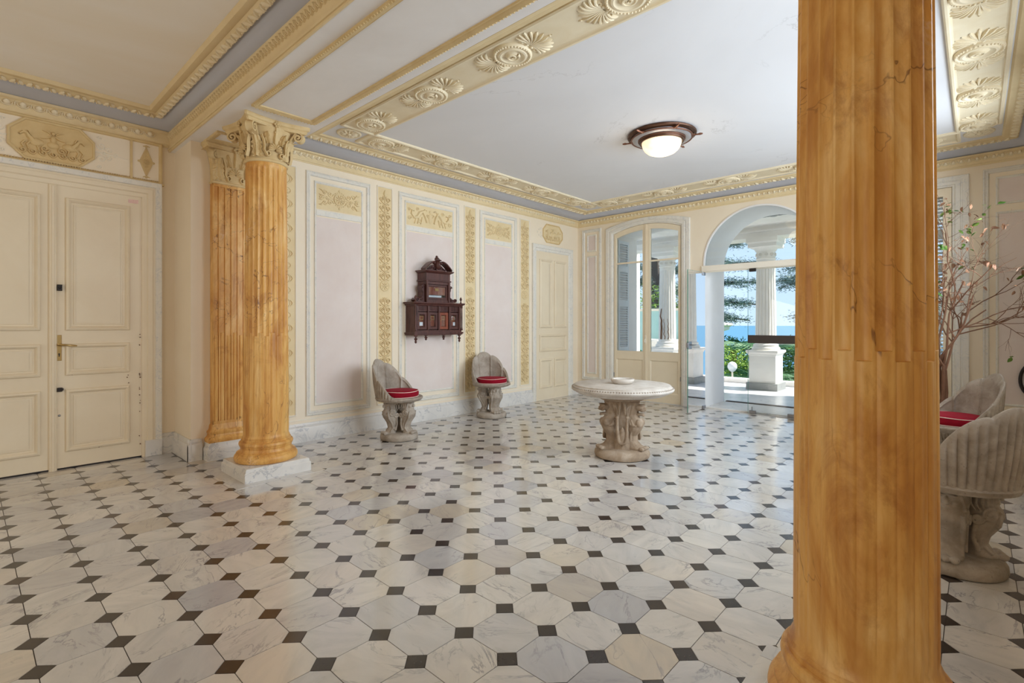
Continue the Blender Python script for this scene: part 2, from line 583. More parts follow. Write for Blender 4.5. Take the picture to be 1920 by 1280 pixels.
# ================================================================== room shell
XL, XD, YF, XR = -5.5, -6.04, 7.8, 0.60        # panelled wall, door wall, entrance wall, right wall
YP = 1.47                                       # front of the pier between vestibule and hall
ZC, ZS = 3.32, 3.05                             # ceiling, soffit of the beam
YB0, YB1 = 1.43, 2.17                           # beam
XV, YV = 1.30, -2.6                             # far limits of the vestibule
WT = 0.80                                       # thickness of the entrance wall

# ------------------------------------------------------------------ floor
T, TX, TY = 0.191078 * 1.3, -2.37083 * 1.3, 0.338016 * 1.3
m = MB(); m.box(XD, XV, YV, YF, -0.10, -0.003)
FLOOR = tag(m.build('floor', MAT['grout'], None, 0), 'polished floor of white marble octagons with small black squares', None, None, 'structure')
COLUMNS = [(-4.65, 1.83), (-0.256, 1.85)]
DOT = 0.053
def octagon():
    a, g, h = DOT, 0.0017, T / 2
    k = g * 0.414
    p = [(-h + g, -h + a + k), (-h + a + k, -h + g), (h - a - k, -h + g), (h - g, -h + a + k),
         (h - g, h - a - k), (h - a - k, h - g), (-h + a + k, h - g), (-h + g, h - a - k)]
    return p
def diamond():
    a = DOT - 0.0012
    return [(-a, 0), (0, -a), (a, 0), (0, a)]
def tile_mesh(name, poly, mat):
    mb = MB(); mb.prism(poly, -0.006, 0.0)
    me = bpy.data.meshes.new(name)
    me.from_pydata(mb.v, [], mb.f); me.materials.append(mat)
    return me
def on_floor(x, y):
    for cx, cy in COLUMNS:
        if abs(x - cx) < .235 and abs(y - cy) < .235:
            return False
    if y > YP - .02:
        return XL - .1 < x < XR + .1 and y < YF + .04
    return XD - .1 < x < XV - .1 and y > -.35
for kind, dx, poly, mname, oname in ((0, .5, octagon(), 'tile', 'marble_tile'), (1, 0.0, diamond(), 'tile_black', 'black_tile')):
    me = tile_mesh(oname, poly, MAT[mname])
    spots = []
    for i in range(-14, 20):
        for j in range(-6, 34):
            x, y = TX + (i + dx) * T, TY + (j + dx) * T
            if not on_floor(x, y):
                continue
            q = px((x, y, 0))
            seen = q is not None and -60 < q[0] < 1980 and q[1] < 1340
            if seen and 1500 < q[0] < 1745:
                seen = False                      # behind the big column
            spots.append((q[2] if seen else 99 + abs(x) + abs(y), x, y))
    spots.sort()
    for d, x, y in spots[:300]:
        o = put(oname, me, FLOOR); o.location = (x, y, 0)
    rest = MB()
    for d, x, y in spots[300:]:
        rest.prism([(x + a, y + b) for a, b in poly], -0.006, 0.0)
    tag(rest.build(oname + 's', MAT[mname], FLOOR, 0), None, None, None, 'stuff')
for cx, cy in COLUMNS:                            # plain slabs laid around each column
    for a, b, c, d in ((-.37, .37, -.37, -.27), (-.37, .37, .27, .37), (-.37, -.27, -.268, .268), (.27, .37, -.268, .268)):
        m = MB(); m.box(cx + a, cx + b - .001, cy + c, cy + d - .001, -.005, .0012)
        m.build('border_slab', MAT['tile'], FLOOR, 0)

# ------------------------------------------------------------------ walls
m = MB(); m.box(XL - .3, XL, YP, YF, 0, ZC)
WALL_L = tag(m.build('wall_left', MAT['cream'], None, 0), 'cream hall wall with rosy panels and scrollwork strips', None, None, 'structure')
m = MB(); m.box(XD - .3, XD, YV, YP + .2, 0, ZC)
m.box(XD, XL - .3 + .0005, YP, YP + .3, 0, ZC)
WALL_D = tag(m.build('wall_vestibule', MAT['cream'], None, 0), 'cream vestibule wall with the ivory double door and pier', None, None, 'structure')
m = MB(); m.box(XD - .3, XV + .3, YV - .3, YV, 0, ZC)
WALL_B = tag(m.build('wall_back', MAT['cream'], None, 0), 'plain cream wall closing the vestibule behind the camera', None, None, 'structure')
m = MB(); m.box(XR, XR + .3, YP, YF, 0, ZC); m.box(XR + .3, XV + .3, YP, YP + .3, 0, ZC); m.box(XV, XV + .3, YV, YP, 0, ZC)
WALL_R = tag(m.build('wall_right', MAT['cream'], None, 0), 'cream side wall of the hall outside the picture', None, None, 'structure')

FW = dict(x0=-4.72, x1=-3.49)          # french window opening
AR = dict(c=-2.33, r=0.79, spring=2.24)
W2 = dict(x0=-1.13, x1=-0.21, top=2.90)
def fw_top(x, drop=0.0):
    u = (x - (FW['x0'] + FW['x1']) / 2) / ((FW['x1'] - FW['x0']) / 2)
    return 2.885 + 0.112 * (1 - min(1, u * u)) - drop
def ar_top(x):
    u = min(1.0, abs(x - AR['c']) / AR['r'])
    return AR['spring'] + AR['r'] * sqrt(max(0.0, 1 - u * u))
m = MB()
def strip_wall(x0, x1, top, n):
    if top is None:
        m.box(x0, x1, YF, YF + WT, 0, ZC + .3)
        return
    if n == 1:
        xs = [x0, x1]
    else:
        xs = [(x0 + x1) / 2 - (x1 - x0) / 2 * cos(pi * k / n) for k in range(n + 1)]
    rings = [[(x, YF, top(x)), (x, YF, ZC + .3), (x, YF + WT, ZC + .3), (x, YF + WT, top(x))] for x in xs]
    m.loft(rings, True, False, True)
strip_wall(XD, FW['x0'], None, 1)
strip_wall(FW['x0'], FW['x1'], fw_top, 16)
strip_wall(FW['x1'], AR['c'] - AR['r'], None, 1)
strip_wall(AR['c'] - AR['r'], AR['c'] + AR['r'], ar_top, 40)
strip_wall(AR['c'] + AR['r'], W2['x0'], None, 1)
strip_wall(W2['x0'], W2['x1'], lambda x: W2['top'], 1)
strip_wall(W2['x1'], XR + .3, None, 1)
WALL_F = tag(m.build('wall_far', MAT['cream'], None, 30), 'cream entrance wall with glazed arch and french window', None, None, 'structure')
# white painted reveal lining of the arch
m = MB()
def reveal_ring(y, r, zb):
    pts = [(AR['c'] - r, y, zb)]
    pts += [(AR['c'] - r * cos(pi * k / 40), y, AR['spring'] + r * sin(pi * k / 40)) for k in range(41)]
    pts += [(AR['c'] + r, y, zb)]
    return pts
m.loft([reveal_ring(YF - .012, AR['r'] + .006, 0), reveal_ring(YF - .012, AR['r'] - .016, 0), reveal_ring(YF + WT + .01, AR['r'] - .016, -.02), reveal_ring(YF + WT + .01, AR['r'] + .006, -.02)], False, False, True)
m.build('reveal_lining', MAT['plaster_white'], WALL_F, 50)
# threshold slab under the arch
m = MB(); m.bbox(AR['c'] - AR['r'], AR['c'] + AR['r'], YF + .02, YF + WT - .02, -.05, .022, .006)
m.build('threshold', MAT['marble_white'], WALL_F, 0)
m = MB(); m.bbox(AR['c'] - AR['r'] + .05, AR['c'] + AR['r'] - .05, YF + WT - .02, YF + WT + .06, -.05, .035, .006)
m.build('door_rail', MAT['bar'], WALL_F, 0)

# ------------------------------------------------------------------ ceilings and beam
m = MB(); m.box(XL - .3, XR + .3, YB1 - .1, YF + .1, ZC, ZC + .12)
CEIL = tag(m.build('ceiling', MAT['ceiling'], None, 0), 'white hall ceiling framed by ochre bands of medallions', None, None, 'structure')
m = MB(); m.box(XD - .3, XV + .3, YV - .3, YB0 + .1, ZC, ZC + .12)
CEILV = tag(m.build('ceiling', MAT['ceiling_old'], None, 0), 'yellowed vestibule ceiling inside a gilt leaf moulding', None, None, 'structure')
m = MB(); m.box(XD, XV, YB0, YB1, ZS, ZC + .05)
BEAM = tag(m.build('ceiling_beam', MAT['plaster_white'], None, 0), 'white beam over the columns with gilt framed soffit panel', None, None, 'structure')

# soffit frames of the beam
SOF = under(ZS)
for x0, x1 in ((-4.25, -0.66), (-5.34, -5.04)):
    m = MB(SOF); m.frame(x0, x1, 1.555, 2.08, [(0, 0), (0, .016), (.014, .022), (.03, .016), (.04, .010), (.048, .010), (.052, 0)])
    fr = m.build('soffit_frame', MAT['moulding'], BEAM, 30)
    m = MB(SOF)
    n = int((x1 - x0 - .1) / .028)
    for k in range(n):
        for v in (1.563, 2.072):
            m.boss(x0 + .05 + (x1 - x0 - .1) * k / n, v, .010, .012, .012, 6)
    for k in range(17):
        for u in (x0 + .008, x1 - .008):
            m.boss(u, 1.59 + .455 * k / 16, .010, .012, .012, 6)
    m.build('bead_row', MAT['moulding'], fr, 30)

def rect_rings(mb, rings):
    mb.loft([[(x0, y0, z), (x1, y0, z), (x1, y1, z), (x0, y1, z)] for x0, x1, y0, y1, z in rings], True, False, True)

def around(x0, x1, y0, y1, prof, far=1.0):
    return [(x0 + s, x1 - s, y0 + s, y1 - s * far, z) for s, z in prof]

CORNICE = [(0, 3.098), (.010, 3.098), (.014, 3.108), (.024, 3.112), (.024, 3.124), (.030, 3.132), (.034, 3.142), (.048, 3.166), (.056, 3.190),
           (.072, 3.194), (.080, 3.200), (.080, 3.215), (.0, 3.217)]
def egg_row(mb, p0, p1, out, z, step, size=1.0):
    """a row of egg-and-dart along p0 - p1 on a sloping bed; out = unit vector into the room"""
    L = sqrt((p1[0] - p0[0]) ** 2 + (p1[1] - p0[1]) ** 2)
    n = int(L / step)
    tx, ty = (p1[0] - p0[0]) / L, (p1[1] - p0[1]) / L
    for k in range(n):
        for half, (ru, rz, h) in ((.5, (.27, .022 * size, .026)), (0, (.08, .018 * size, .018))):
            s = (k + half) * step
            cx, cy = p0[0] + tx * s + out[0] * .040, p0[1] + ty * s + out[1] * .040
            r = step * ru
            old = mb.xf
            mb.xf = lambda u, v, w, cx=cx, cy=cy: (cx + tx * u + out[0] * (w + v * .35), cy + ty * u + out[1] * (w + v * .35), z + v)
            mb.boss(0, 0, r, h * size, 0, 6 if half == 0 else 8, rz)
            if half:
                pts = [(r * 1.45 * cos(a), -rz * 1.05 * sin(a) + .004) for a in [pi * q / 8 for q in range(9)]]
                mb.ridge(pts, .0042, .020 * size, .0)
            mb.xf = old

# hall cornice, cove and leaf moulding
m = MB(); rect_rings(m, around(XL, XR, YB1, YF, CORNICE))
COR = tag(m.build('trim_hall_cornice', MAT['ochre'], None, 30), 'ochre egg-and-dart cornice running round the hall', None, None, 'structure')
m = MB()
egg_row(m, (XL, YB1 + .1), (XL, YF - .1), (1, 0), 3.168, .068)
m.build('egg_and_dart', MAT['ochre_pale'], COR, 40)
m = MB()
egg_row(m, (XL + .1, YF), (XR - .1, YF), (0, -1), 3.168, .068)
m.build('egg_and_dart', MAT['ochre_pale'], COR, 40)
m = MB(); rect_rings(m, around(XL, XR, YB1, YF, [(.06, 3.216), (.10, 3.222), (.18, 3.250), (.25, 3.290), (.285, 3.318)], .70))
m.build('cove', MAT['cove'], COR, 60)
m = MB(); rect_rings(m, around(XL, XR, YB1, YF, [(.270, 3.315), (.272, 3.290), (.290, 3.280), (.325, 3.288), (.345, 3.302), (.385, 3.304), (.400, 3.3195)], .70))
leafm = m.build('leaf_moulding', MAT['ochre'], COR, 30)
def leaf_row(mb, p0, p1, out, step, o0=.278, o1=.338, z0=3.283, z1=3.292, h=.016):
    L = sqrt((p1[0] - p0[0]) ** 2 + (p1[1] - p0[1]) ** 2)
    n = int(L / step)
    tx, ty = (p1[0] - p0[0]) / L, (p1[1] - p0[1]) / L
    for k in range(n):
        s = (k + .5) * step
        bx, by = p0[0] + tx * s, p0[1] + ty * s
        old = mb.xf
        mb.xf = lambda u, v, w, bx=bx, by=by: (bx + tx * u + out[0] * (o0 + (o1 - o0) * v), by + ty * u + out[1] * (o0 + (o1 - o0) * v), z0 + (z1 - z0) * v - w)
        sl = .25 * step if k % 2 else -.25 * step
        mb.ridge([(-sl, 0), (-sl * .3, .35), (sl * .5, .75), (sl * 1.2, 1)], [step * .18, step * .32, step * .26, step * .06], [h * .5, h, h * .9, h * .3])
        mb.boss(sl * 1.1, .2, step * .16, h * .9, 0, 6, .16)
        mb.xf = old
m = MB(); leaf_row(m, (XL, YB1 + .3), (XL, YF - .28), (1, 0), .056); m.build('leaf_ornament', MAT['ochre_pale'], leafm, 40)
m = MB(); leaf_row(m, (XL + .28, YF), (XR - .28, YF), (0, -1), .056, .194, .237); m.build('leaf_ornament', MAT['ochre_pale'], leafm, 40)
m = MB(); leaf_row(m, (XR, YB1 + .3), (XR, YF - .28), (-1, 0), .056); m.build('leaf_ornament', MAT['ochre_pale'], leafm, 40)

# vestibule cornice, cove and leaf moulding
VC = [(s, 3.088 + (z - 3.098) * 1.18) for s, z in CORNICE]
m = MB(); rect_rings(m, around(XD, XV, YV, YB0, VC, .38))
m.box(XD, XV, YB0 - .012, YB0, ZS - .004, 3.10); m.box(XD, XV, YB0 - .022, YB0, ZS + .012, ZS + .028)
CORV = tag(m.build('trim_vestibule_cornice', MAT['ochre'], None, 30), 'ochre egg-and-dart cornice of the dim vestibule', None, None, 'structure')
m = MB(); egg_row(m, (XD, -1.2), (XD, YB0 - .04), (1, 0), 3.170, .100, 1.25); m.build('egg_and_dart', MAT['ochre_pale'], CORV, 40)
m = MB(); egg_row(m, (XD + .08, YB0 + .026), (.2, YB0 + .026), (0, -1), 3.170, .052, 1.2); m.build('egg_and_dart', MAT['ochre'], CORV, 40)
m = MB()
rect_rings(m, [(XD + .06, XV - .06, YV + .06, YB0 - .026, 3.226), (XD + .10, XV - .1, YV + .1, YB0 - .050, 3.234), (XD + .18, XV - .18, YV + .18, YB0 - .088, 3.262), (XD + .25, XV - .245, YV + .24, YB0 - .132, 3.316)])
m.build('cove', MAT['cove'], CORV, 60)
m = MB()
for q in (0,):
    rr = []
    for s, z in ((0, 3.316), (.004, 3.286), (.02, 3.276), (.05, 3.284), (.066, 3.300), (.082, 3.292), (.115, 3.292), (.122, 3.300), (.132, 3.3195)):
        rr.append((XD + .245 + s * 1.2, XV - .245 - s, YV + .24 + s, YB0 - .128 - s, z))
    rect_rings(m, rr)
leafv = m.build('leaf_moulding', MAT['ochre'], CORV, 30)
m = MB(); leaf_row(m, (XD, -1.6), (XD, YB0 - .13), (1, 0), .05, .252, .315, 3.280, 3.284, .018); m.build('leaf_ornament', MAT['ochre_pale'], leafv, 40)
m = MB(); leaf_row(m, (XD + .28, YB0), (.6, YB0), (0, -1), .05, .134, .186, 3.280, 3.286, .018); m.build('leaf_ornament', MAT['ochre_pale'], leafv, 40)

# ------------------------------------------------------------------ medallion bands on the hall ceiling
def medallion_meshes():
    d = MB(lambda u, v, w: (u, v, -w))
    prof = [(.145, 0), (.145, .012), (.138, .022), (.128, .024), (.122, .018), (.112, .018), (.106, .028), (.092, .030), (.078, .018), (.060, .014), (.050, .020), (.040, .030), (.020, .030), (.004, .026)]
    d.loft([[(r * cos(2 * pi * k / 40), r * sin(2 * pi * k / 40), h) for k in range(40)] for r, h in prof], True, False)
    for k in range(36):
        a = 2 * pi * k / 36
        d.boss(.133 * cos(a), .133 * sin(a), .0085, .012, .020, 6)
    sp = spiral(0, 0, .052, .006, 0, 1.6, 26)
    d.ridge(sp, .010, .016, .020)
    p = MB(lambda u, v, w: (u, v, -w))
    for k in range(-6, 7):
        a = k * radians(13.5)
        L = .195 * (1 - .0085 * k * k)
        path = []
        for t in range(7):
            s = t / 6
            r = .03 + (L - .03) * s
            aa = a * (.55 + .55 * s)
            path.append((.150 + r * cos(aa), r * sin(aa)))
        p.ridge(path, [.004, .006, .008, .010, .012, .013, .006], [.008, .012, .015, .018, .020, .018, .005], 0)
    for s in (1, -1):
        p.ridge(spiral(.172, s * .062, .036, .006, -s * pi / 2, s * 1.2, 14), .006, .012)
        p.ridge(spiral(.205, s * .090, .020, .004, -s * pi / 2, s * 1.1, 10), .005, .010)
        p.boss(.165, s * .025, .014, .016)
    p.boss(.352, 0, .010, .012, 0, 6)
    p.ridge([(.34, 0), (.37, .0)], .003, .006)
    out = []
    for nm, mb in (('medallion', d), ('palmette', p)):
        me = bpy.data.meshes.new(nm)
        me.from_pydata(mb.v, [], mb.f)
        me.polygons.foreach_set('use_smooth', [True] * len(me.polygons))
        me.set_sharp_from_angle(angle=radians(40))
        me.materials.append(MAT['ochre_pale'])
        out.append(me)
    return out
ME_MED, ME_PAL = medallion_meshes()
def roundel_mesh():
    d = MB(lambda u, v, w: (u, v, -w))
    d.loft([[(r * cos(2 * pi * k / 32), r * sin(2 * pi * k / 32), h) for k in range(32)] for r, h in
            [(.125, 0), (.125, .012), (.115, .02), (.10, .014), (.09, .010), (.03, .012), (.006, .012)]], True, False)
    for k in range(12):
        a = 2 * pi * k / 12
        d.ridge([(.03 * cos(a), .03 * sin(a)), (.06 * cos(a), .06 * sin(a)), (.092 * cos(a), .092 * sin(a))], [.006, .014, .008], [.010, .016, .006], .010)
    d.boss(0, 0, .028, .022, .008)
    me = bpy.data.meshes.new('corner_roundel')
    me.from_pydata(d.v, [], d.f); me.polygons.foreach_set('use_smooth', [True] * len(me.polygons)); me.materials.append(MAT['ochre_pale'])
    return me
ME_ROUND = roundel_mesh()
BANDS = [('x', -4.715, -0.125, 2.57, 2.97, [-4.47 + .965 * k for k in range(5)], (1, 1)),
         ('y', -5.03, -4.68, 2.92, 7.02, [3.14 + .93 * k for k in range(5)], (1, 1)),
         ('y', -0.162, 0.190, 2.92, 7.02, [3.20 + .93 * k for k in range(5)], (1, 1)),
         ('x', -4.715, -0.125, 7.04, 7.42, [-4.47 + .965 * k for k in range(5)], (1, 1))]
for ax, x0, x1, y0, y1, mids, _ in BANDS:
    m = MB(under(ZC)); m.frame(x0, x1, y0, y1, [(0, 0), (0, .016), (.012, .024), (.026, .022), (.034, .010), (.044, .006)], .006)
    bd = m.build('medallion_band', MAT['ochre_pale'], CEIL, 30)
    for q in mids:
        c = (q, (y0 + y1) / 2) if ax == 'x' else ((x0 + x1) / 2, q)
        md = put('medallion', ME_MED, bd)
        md.location = (c[0], c[1], ZC - .006)
        md.rotation_euler = (0, 0, 0 if ax == 'x' else pi / 2)
        for s in (0, 1):
            e0 = (q - (x0 if ax == 'x' else y0)); e1 = ((x1 if ax == 'x' else y1) - q)
            if (e1 if s == 0 else e0) < .40:
                continue
            pl = put('palmette', ME_PAL, md)
            pl.rotation_euler = (0, 0, s * pi)
for cx, cy in ((-4.87, 2.76), (0.02, 2.76), (-4.87, 7.23), (0.02, 7.23)):
    o = put('corner_roundel', ME_ROUND, CEIL); o.location = (cx, cy, ZC)

# ------------------------------------------------------------------ baseboards
def skirting(mb, u0, u1, h=.205):
    prof = [(0, 0), (.030, 0), (.030, h - .055), (.026, h - .045), (.018, h - .040), (.020, h - .025), (.014, h - .012), (.012, h), (0, h)]
    mb.loft([[(u0, z, w) for w, z in prof], [(u1, z, w) for w, z in prof]], False, False)
    mb.f.append([i for i in range(len(mb.v) - len(prof), len(mb.v))])
    mb.f.append([i for i in range(len(mb.v) - 2 * len(prof), len(mb.v) - len(prof))])
m = MB(on_x(XL)); skirting(m, YP - .03, 1.56); skirting(m, 2.10, 6.47); skirting(m, 7.615, YF)
tag(m.build('baseboard_left', MAT['marble_white'], None, 30), 'white marble skirting along the panelled hall wall', None, None, 'structure')
m = MB(on_y(YF)); skirting(m, XL, -4.88); skirting(m, -3.38, AR['c'] - AR['r'] - .02); skirting(m, AR['c'] + AR['r'] + .02, -1.29); skirting(m, -.05, XR)
tag(m.build('baseboard_far', MAT['marble_white'], None, 30), 'white marble skirting along the entrance wall', None, None, 'structure')
m = MB(on_y(YP)); skirting(m, XD, XL + .031); m.xf = on_x(XD); skirting(m, 1.345, YP); skirting(m, YV, -.25)
tag(m.build('baseboard_vestibule', MAT['marble_white'], None, 30), 'white marble skirting round the vestibule pier', None, None, 'structure')

# unseen window frames added behind the fill lights of the side and back walls
def added_window(n, P, u0, u1, v0, v1, label):
    m = MB(P); m.frame(u0 - .10, u1 + .10, v0 - .10, v1 + .10, [(0, 0), (0, .016), (.04, .020), (.09, .016), (.10, .004)])
    w = tag(m.build('window_%d' % n, MAT['door_paint'], None, 30), label, None, None, 'structure')
    m = MB(P); m.prism([(u0, v0), (u1, v0), (u1, v1), (u0, v1)], .001, .004)
    m.build('pane', MAT['glass'], w, 0)
for k, y in enumerate((6.15, 4.7, 3.0)):
    added_window(3 + k, on_x(XR, -1), y - .56, y + .56, 1.22, 2.98, 'tall side window of the hall, ' + ('nearest the entrance wall', 'between two others', 'nearest the columns')[k])
added_window(6, on_y(YV, 1), -2.3, -.1, .6, 2.8, 'wide vestibule window behind the camera')
added_window(7, on_y(YV, 1), -5.0, -3.4, .6, 2.8, 'vestibule window behind the camera near the double door')
# ================================================================== wall panels, scrollwork and doors
FRAME_BIG = [(0, 0), (0, .012), (.006, .020), (.014, .022), (.020, .014), (.026, .014), (.032, .020), (.044, .018), (.050, .008), (.054, 0)]
FRAME_IN = [(0, 0), (0, .008), (.006, .014), (.016, .012), (.022, .004), (.026, .002)]

def scroll_pair(mb, cu, cv, s, h, base):
    """two mirrored spirals growing from the middle stem, with leaflets"""
    for d in (1, -1):
        mb.ridge([(cu, cv - .55 * s)] + [(cu + d * a * s, cv + b * s) for a, b in ((.22, -.42), (.44, -.28), (.62, -.05))] +
                 [(cu + d * (p[0]) * s, cv + p[1] * s) for p in spiral(.42, .02, .30, .05, -.25, 1.25, 14)], s * .055, h * 1.5, base)
        mb.boss(cu + d * .42 * s, cv + .02 * s, s * .12, h * 1.2, base, 6)
        mb.ridge([(cu + d * .30 * s, cv - .45 * s), (cu + d * .55 * s, cv - .50 * s), (cu + d * .74 * s, cv - .40 * s)], [s * .03, s * .09, s * .02], h, base)
        mb.ridge([(cu + d * .12 * s, cv + .10 * s), (cu + d * .15 * s, cv + .30 * s), (cu + d * .30 * s, cv + .46 * s)], [s * .05, s * .07, s * .02], h, base)
    mb.ridge([(cu, cv - .5 * s), (cu, cv + .1 * s), (cu, cv + .5 * s)], [s * .05, s * .09, s * .03], h, base)

def rosette(mb, u, v, r, h, base, n=10):
    mb.loft([[(u + q * r * cos(2 * pi * k / 20), v + q * r * sin(2 * pi * k / 20), base + t * h) for k in range(20)] for q, t in
             ((1, 0), (1, .7), (.9, 1), (.8, .8), (.74, .35), (.3, .35))], True, False)
    for k in range(n):
        a = 2 * pi * k / n
        mb.ridge([(u + r * q * cos(a), v + r * q * sin(a)) for q in (.2, .45, .72)], [r * .06, r * .16, r * .08], h * .8, base + h * .25)
    mb.boss(u, v, r * .24, h, base + h * .2)

def strip_relief(mb, u0, u1, v0, v1, base, wave=False):
    cu, w = (u0 + u1) / 2, (u1 - u0) / 2
    s = w * 1.16
    if wave:
        n = int((v1 - v0 - .12) / (w * 1.5))
        st = (v1 - v0 - .12) / n
        pts = [(cu + w * .55 * sin(k * pi / 6), v0 + .06 + st * k / 6) for k in range(6 * n + 1)]
        mb.ridge(pts, w * .09, .009, base)
        for k in range(n):
            d = -1 if k % 2 else 1
            cv = v0 + .06 + st * (k + .5)
            mb.ridge(spiral(cu - d * w * .25, cv, w * .62, w * .10, pi * .5 * d, d * 1.35, 18), w * .08, .009, base)
            mb.boss(cu - d * w * .25, cv, w * .2, .012, base)
            mb.ridge([(cu + d * w * (.35 + .48 * sin(pi * q / 6)), cv - st * .32 + st * .64 * q / 6) for q in range(7)], [w * e for e in (.03, .08, .12, .14, .12, .08, .03)], .012, base)
        return
    mid = (v0 + v1) / 2 + .12
    n = int((v1 - v0) / 2 / (s * 1.02))
    v = v0 + .10
    while v < v1 - .13:
        if abs(v - mid) > s * .95:
            scroll_pair(mb, cu, v, s, .012, base)
        v += s * 1.03
    rosette(mb, cu, mid, w * .78, .014, base, 8)
    for vv, d in ((v1 - .05, 1), (v0 + .04, -1)):
        mb.ridge([(cu, vv - .05 * d), (cu, vv - .02 * d), (cu, vv + .03 * d)], [w * .12, w * .3, w * .05], .019, base)

def plaque_relief(mb, u0, u1, v0, v1, base, kind):
    cu, cv = (u0 + u1) / 2, (v0 + v1) / 2
    h = (v1 - v0) / 2
    if kind == 'rosette':
        rosette(mb, cu, cv, h * .52, .016, base)
        for k in range(20):
            a = 2 * pi * k / 20
            mb.boss(cu + h * .62 * cos(a), cv + h * .62 * sin(a), h * .05, .008, base, 5)
        for d in (1, -1):
            mb.boss(cu, cv + d * h * .74, h * .12, .012, base)
            L = (u1 - u0) / 2
            for q, (x, y, r, tn) in enumerate(((.42, .34, .26, 1), (.42, -.34, .26, -1), (.66, .40, .22, -1), (.66, -.40, .22, 1), (.80, 0, .20, 1), (.55, 0, .16, 1))):
                mb.ridge(spiral(cu + d * L * x, cv + h * y, h * r, h * .04, pi if d > 0 else 0, tn * d * 1.3, 14), h * .045, .010, base)
                mb.boss(cu + d * L * x, cv + h * y, h * .07, .012, base, 6)
            for y in (-.62, -.2, .2, .62):
                mb.ridge([(cu + d * L * .70, cv + h * y * .6), (cu + d * L * .82, cv + h * y), (cu + d * L * .92, cv + h * y * 1.02)], [h * .03, h * .08, h * .02], .016, base)
            mb.ridge([(cu + d * h * .55, cv), (cu + d * L * .5, cv + .0), (cu + d * L * .9, cv)], h * .03, .008, base)
    else:                                               # running beasts among scrolls
        L = (u1 - u0) / 2
        mb.boss(cu, cv - h * .1, h * .25, .016, base, 8, h * .55)
        mb.boss(cu, cv + h * .55, h * .16, .014, base)
        for d in (1, -1):
            mb.ridge([(cu + d * L * a, cv + h * b) for a, b in ((.16, -.55), (.24, .05), (.34, .45), (.46, .25), (.56, -.15), (.70, -.25), (.82, .1), (.80, .42), (.70, .40))],
                     [h * q for q in (.08, .14, .18, .22, .20, .14, .10, .07, .04)], .022, base)
            mb.ridge([(cu + d * L * a, cv + h * b) for a, b in ((.30, .45), (.24, .72), (.16, .62))], h * .07, .012, base)
            for q, (x, y, r, tn) in enumerate(((.46, -.45, .24, 1), (.88, -.35, .24, -1), (.90, .52, .18, 1), (.56, .60, .20, -1), (.10, .15, .2, 1))):
                mb.ridge(spiral(cu + d * L * x, cv + h * y, h * r, h * .04, 0, tn * d * 1.3, 14), h * .045, .010, base)
            for x in (.36, .5, .62):
                mb.ridge([(cu + d * L * x, cv - h * .1), (cu + d * L * (x + .03), cv - h * .5), (cu + d * L * (x + .07), cv - h * .8)], [h * .08, h * .05, h * .04], .016, base)

PX = on_x(XL)
def wall_panel(u0, u1, kind):
    z0, z1, i = .277, 3.02, .098
    m = MB(PX); m.frame(u0, u1, z0, z1, FRAME_BIG)
    root = m.build('wall_panel', MAT['marble_frame'], WALL_L, 30)
    m = MB(PX); m.frame(u0 + i, u1 - i, z0 + .106, z1 - .098, FRAME_IN)
    m.build('inner_moulding', MAT['marble_frame'], root, 30)
    a0, a1 = u0 + i + .022, u1 - i - .022
    m = MB(PX); m.prism([(a0, .403), (a1, .403), (a1, 2.52), (a0, 2.52)], 0, .002)
    m.build('rosy_field', MAT['pink'], root, 0)
    m = MB(PX); m.bbox(a0, a1, 2.535, 2.60, 0, .009, .003)
    m.build('marble_rail', MAT['marble_frame'], root, 0)
    m = MB(PX); m.prism([(a0, 2.612), (a1, 2.612), (a1, 2.895), (a0, 2.895)], 0, .003)
    pq = m.build('plaque', MAT['ochre'], root, 0)
    m = MB(PX); plaque_relief(m, a0 + .01, a1 - .01, 2.615, 2.892, .003, kind)
    m.build('plaque_relief', MAT['ochre'], pq, 45)
wall_panel(2.587, 3.396, 'rosette')
wall_panel(3.812, 4.846, 'beasts')
wall_panel(5.26, 6.085, 'rosette')
def scroll_strip(u0, u1, wave=False):
    m = MB(PX); m.frame(u0 - .012, u1 + .012, .292, 3.035, [(0, 0), (0, .012), (.006, .016), (.012, .012), (.016, .002)])
    root = m.build('scroll_strip', MAT['cream_light'], WALL_L, 30)
    m = MB(PX); m.prism([(u0, .300), (u1, .300), (u1, 3.028), (u0, 3.028)], 0, .002)
    f = m.build('ochre_field', MAT['ochre'], root, 0)
    m = MB(PX); strip_relief(m, u0 + .012, u1 - .012, .32, 3.01, .002, wave)
    m.build('scroll_relief', MAT['ochre'], root, 45)
scroll_strip(2.265, 2.468, True)
scroll_strip(3.506, 3.708)
scroll_strip(4.96, 5.17)
scroll_strip(6.18, 6.40)
# chair-rail line above the skirting
m = MB(PX); m.loft([[(2.1, .235, 0), (2.1, .237, .008), (2.1, .246, .008), (2.1, .25, 0)], [(6.47, .235, 0), (6.47, .237, .008), (6.47, .246, .008), (6.47, .25, 0)]], False)
m.build('dado_bead', MAT['cream_light'], WALL_L, 30)

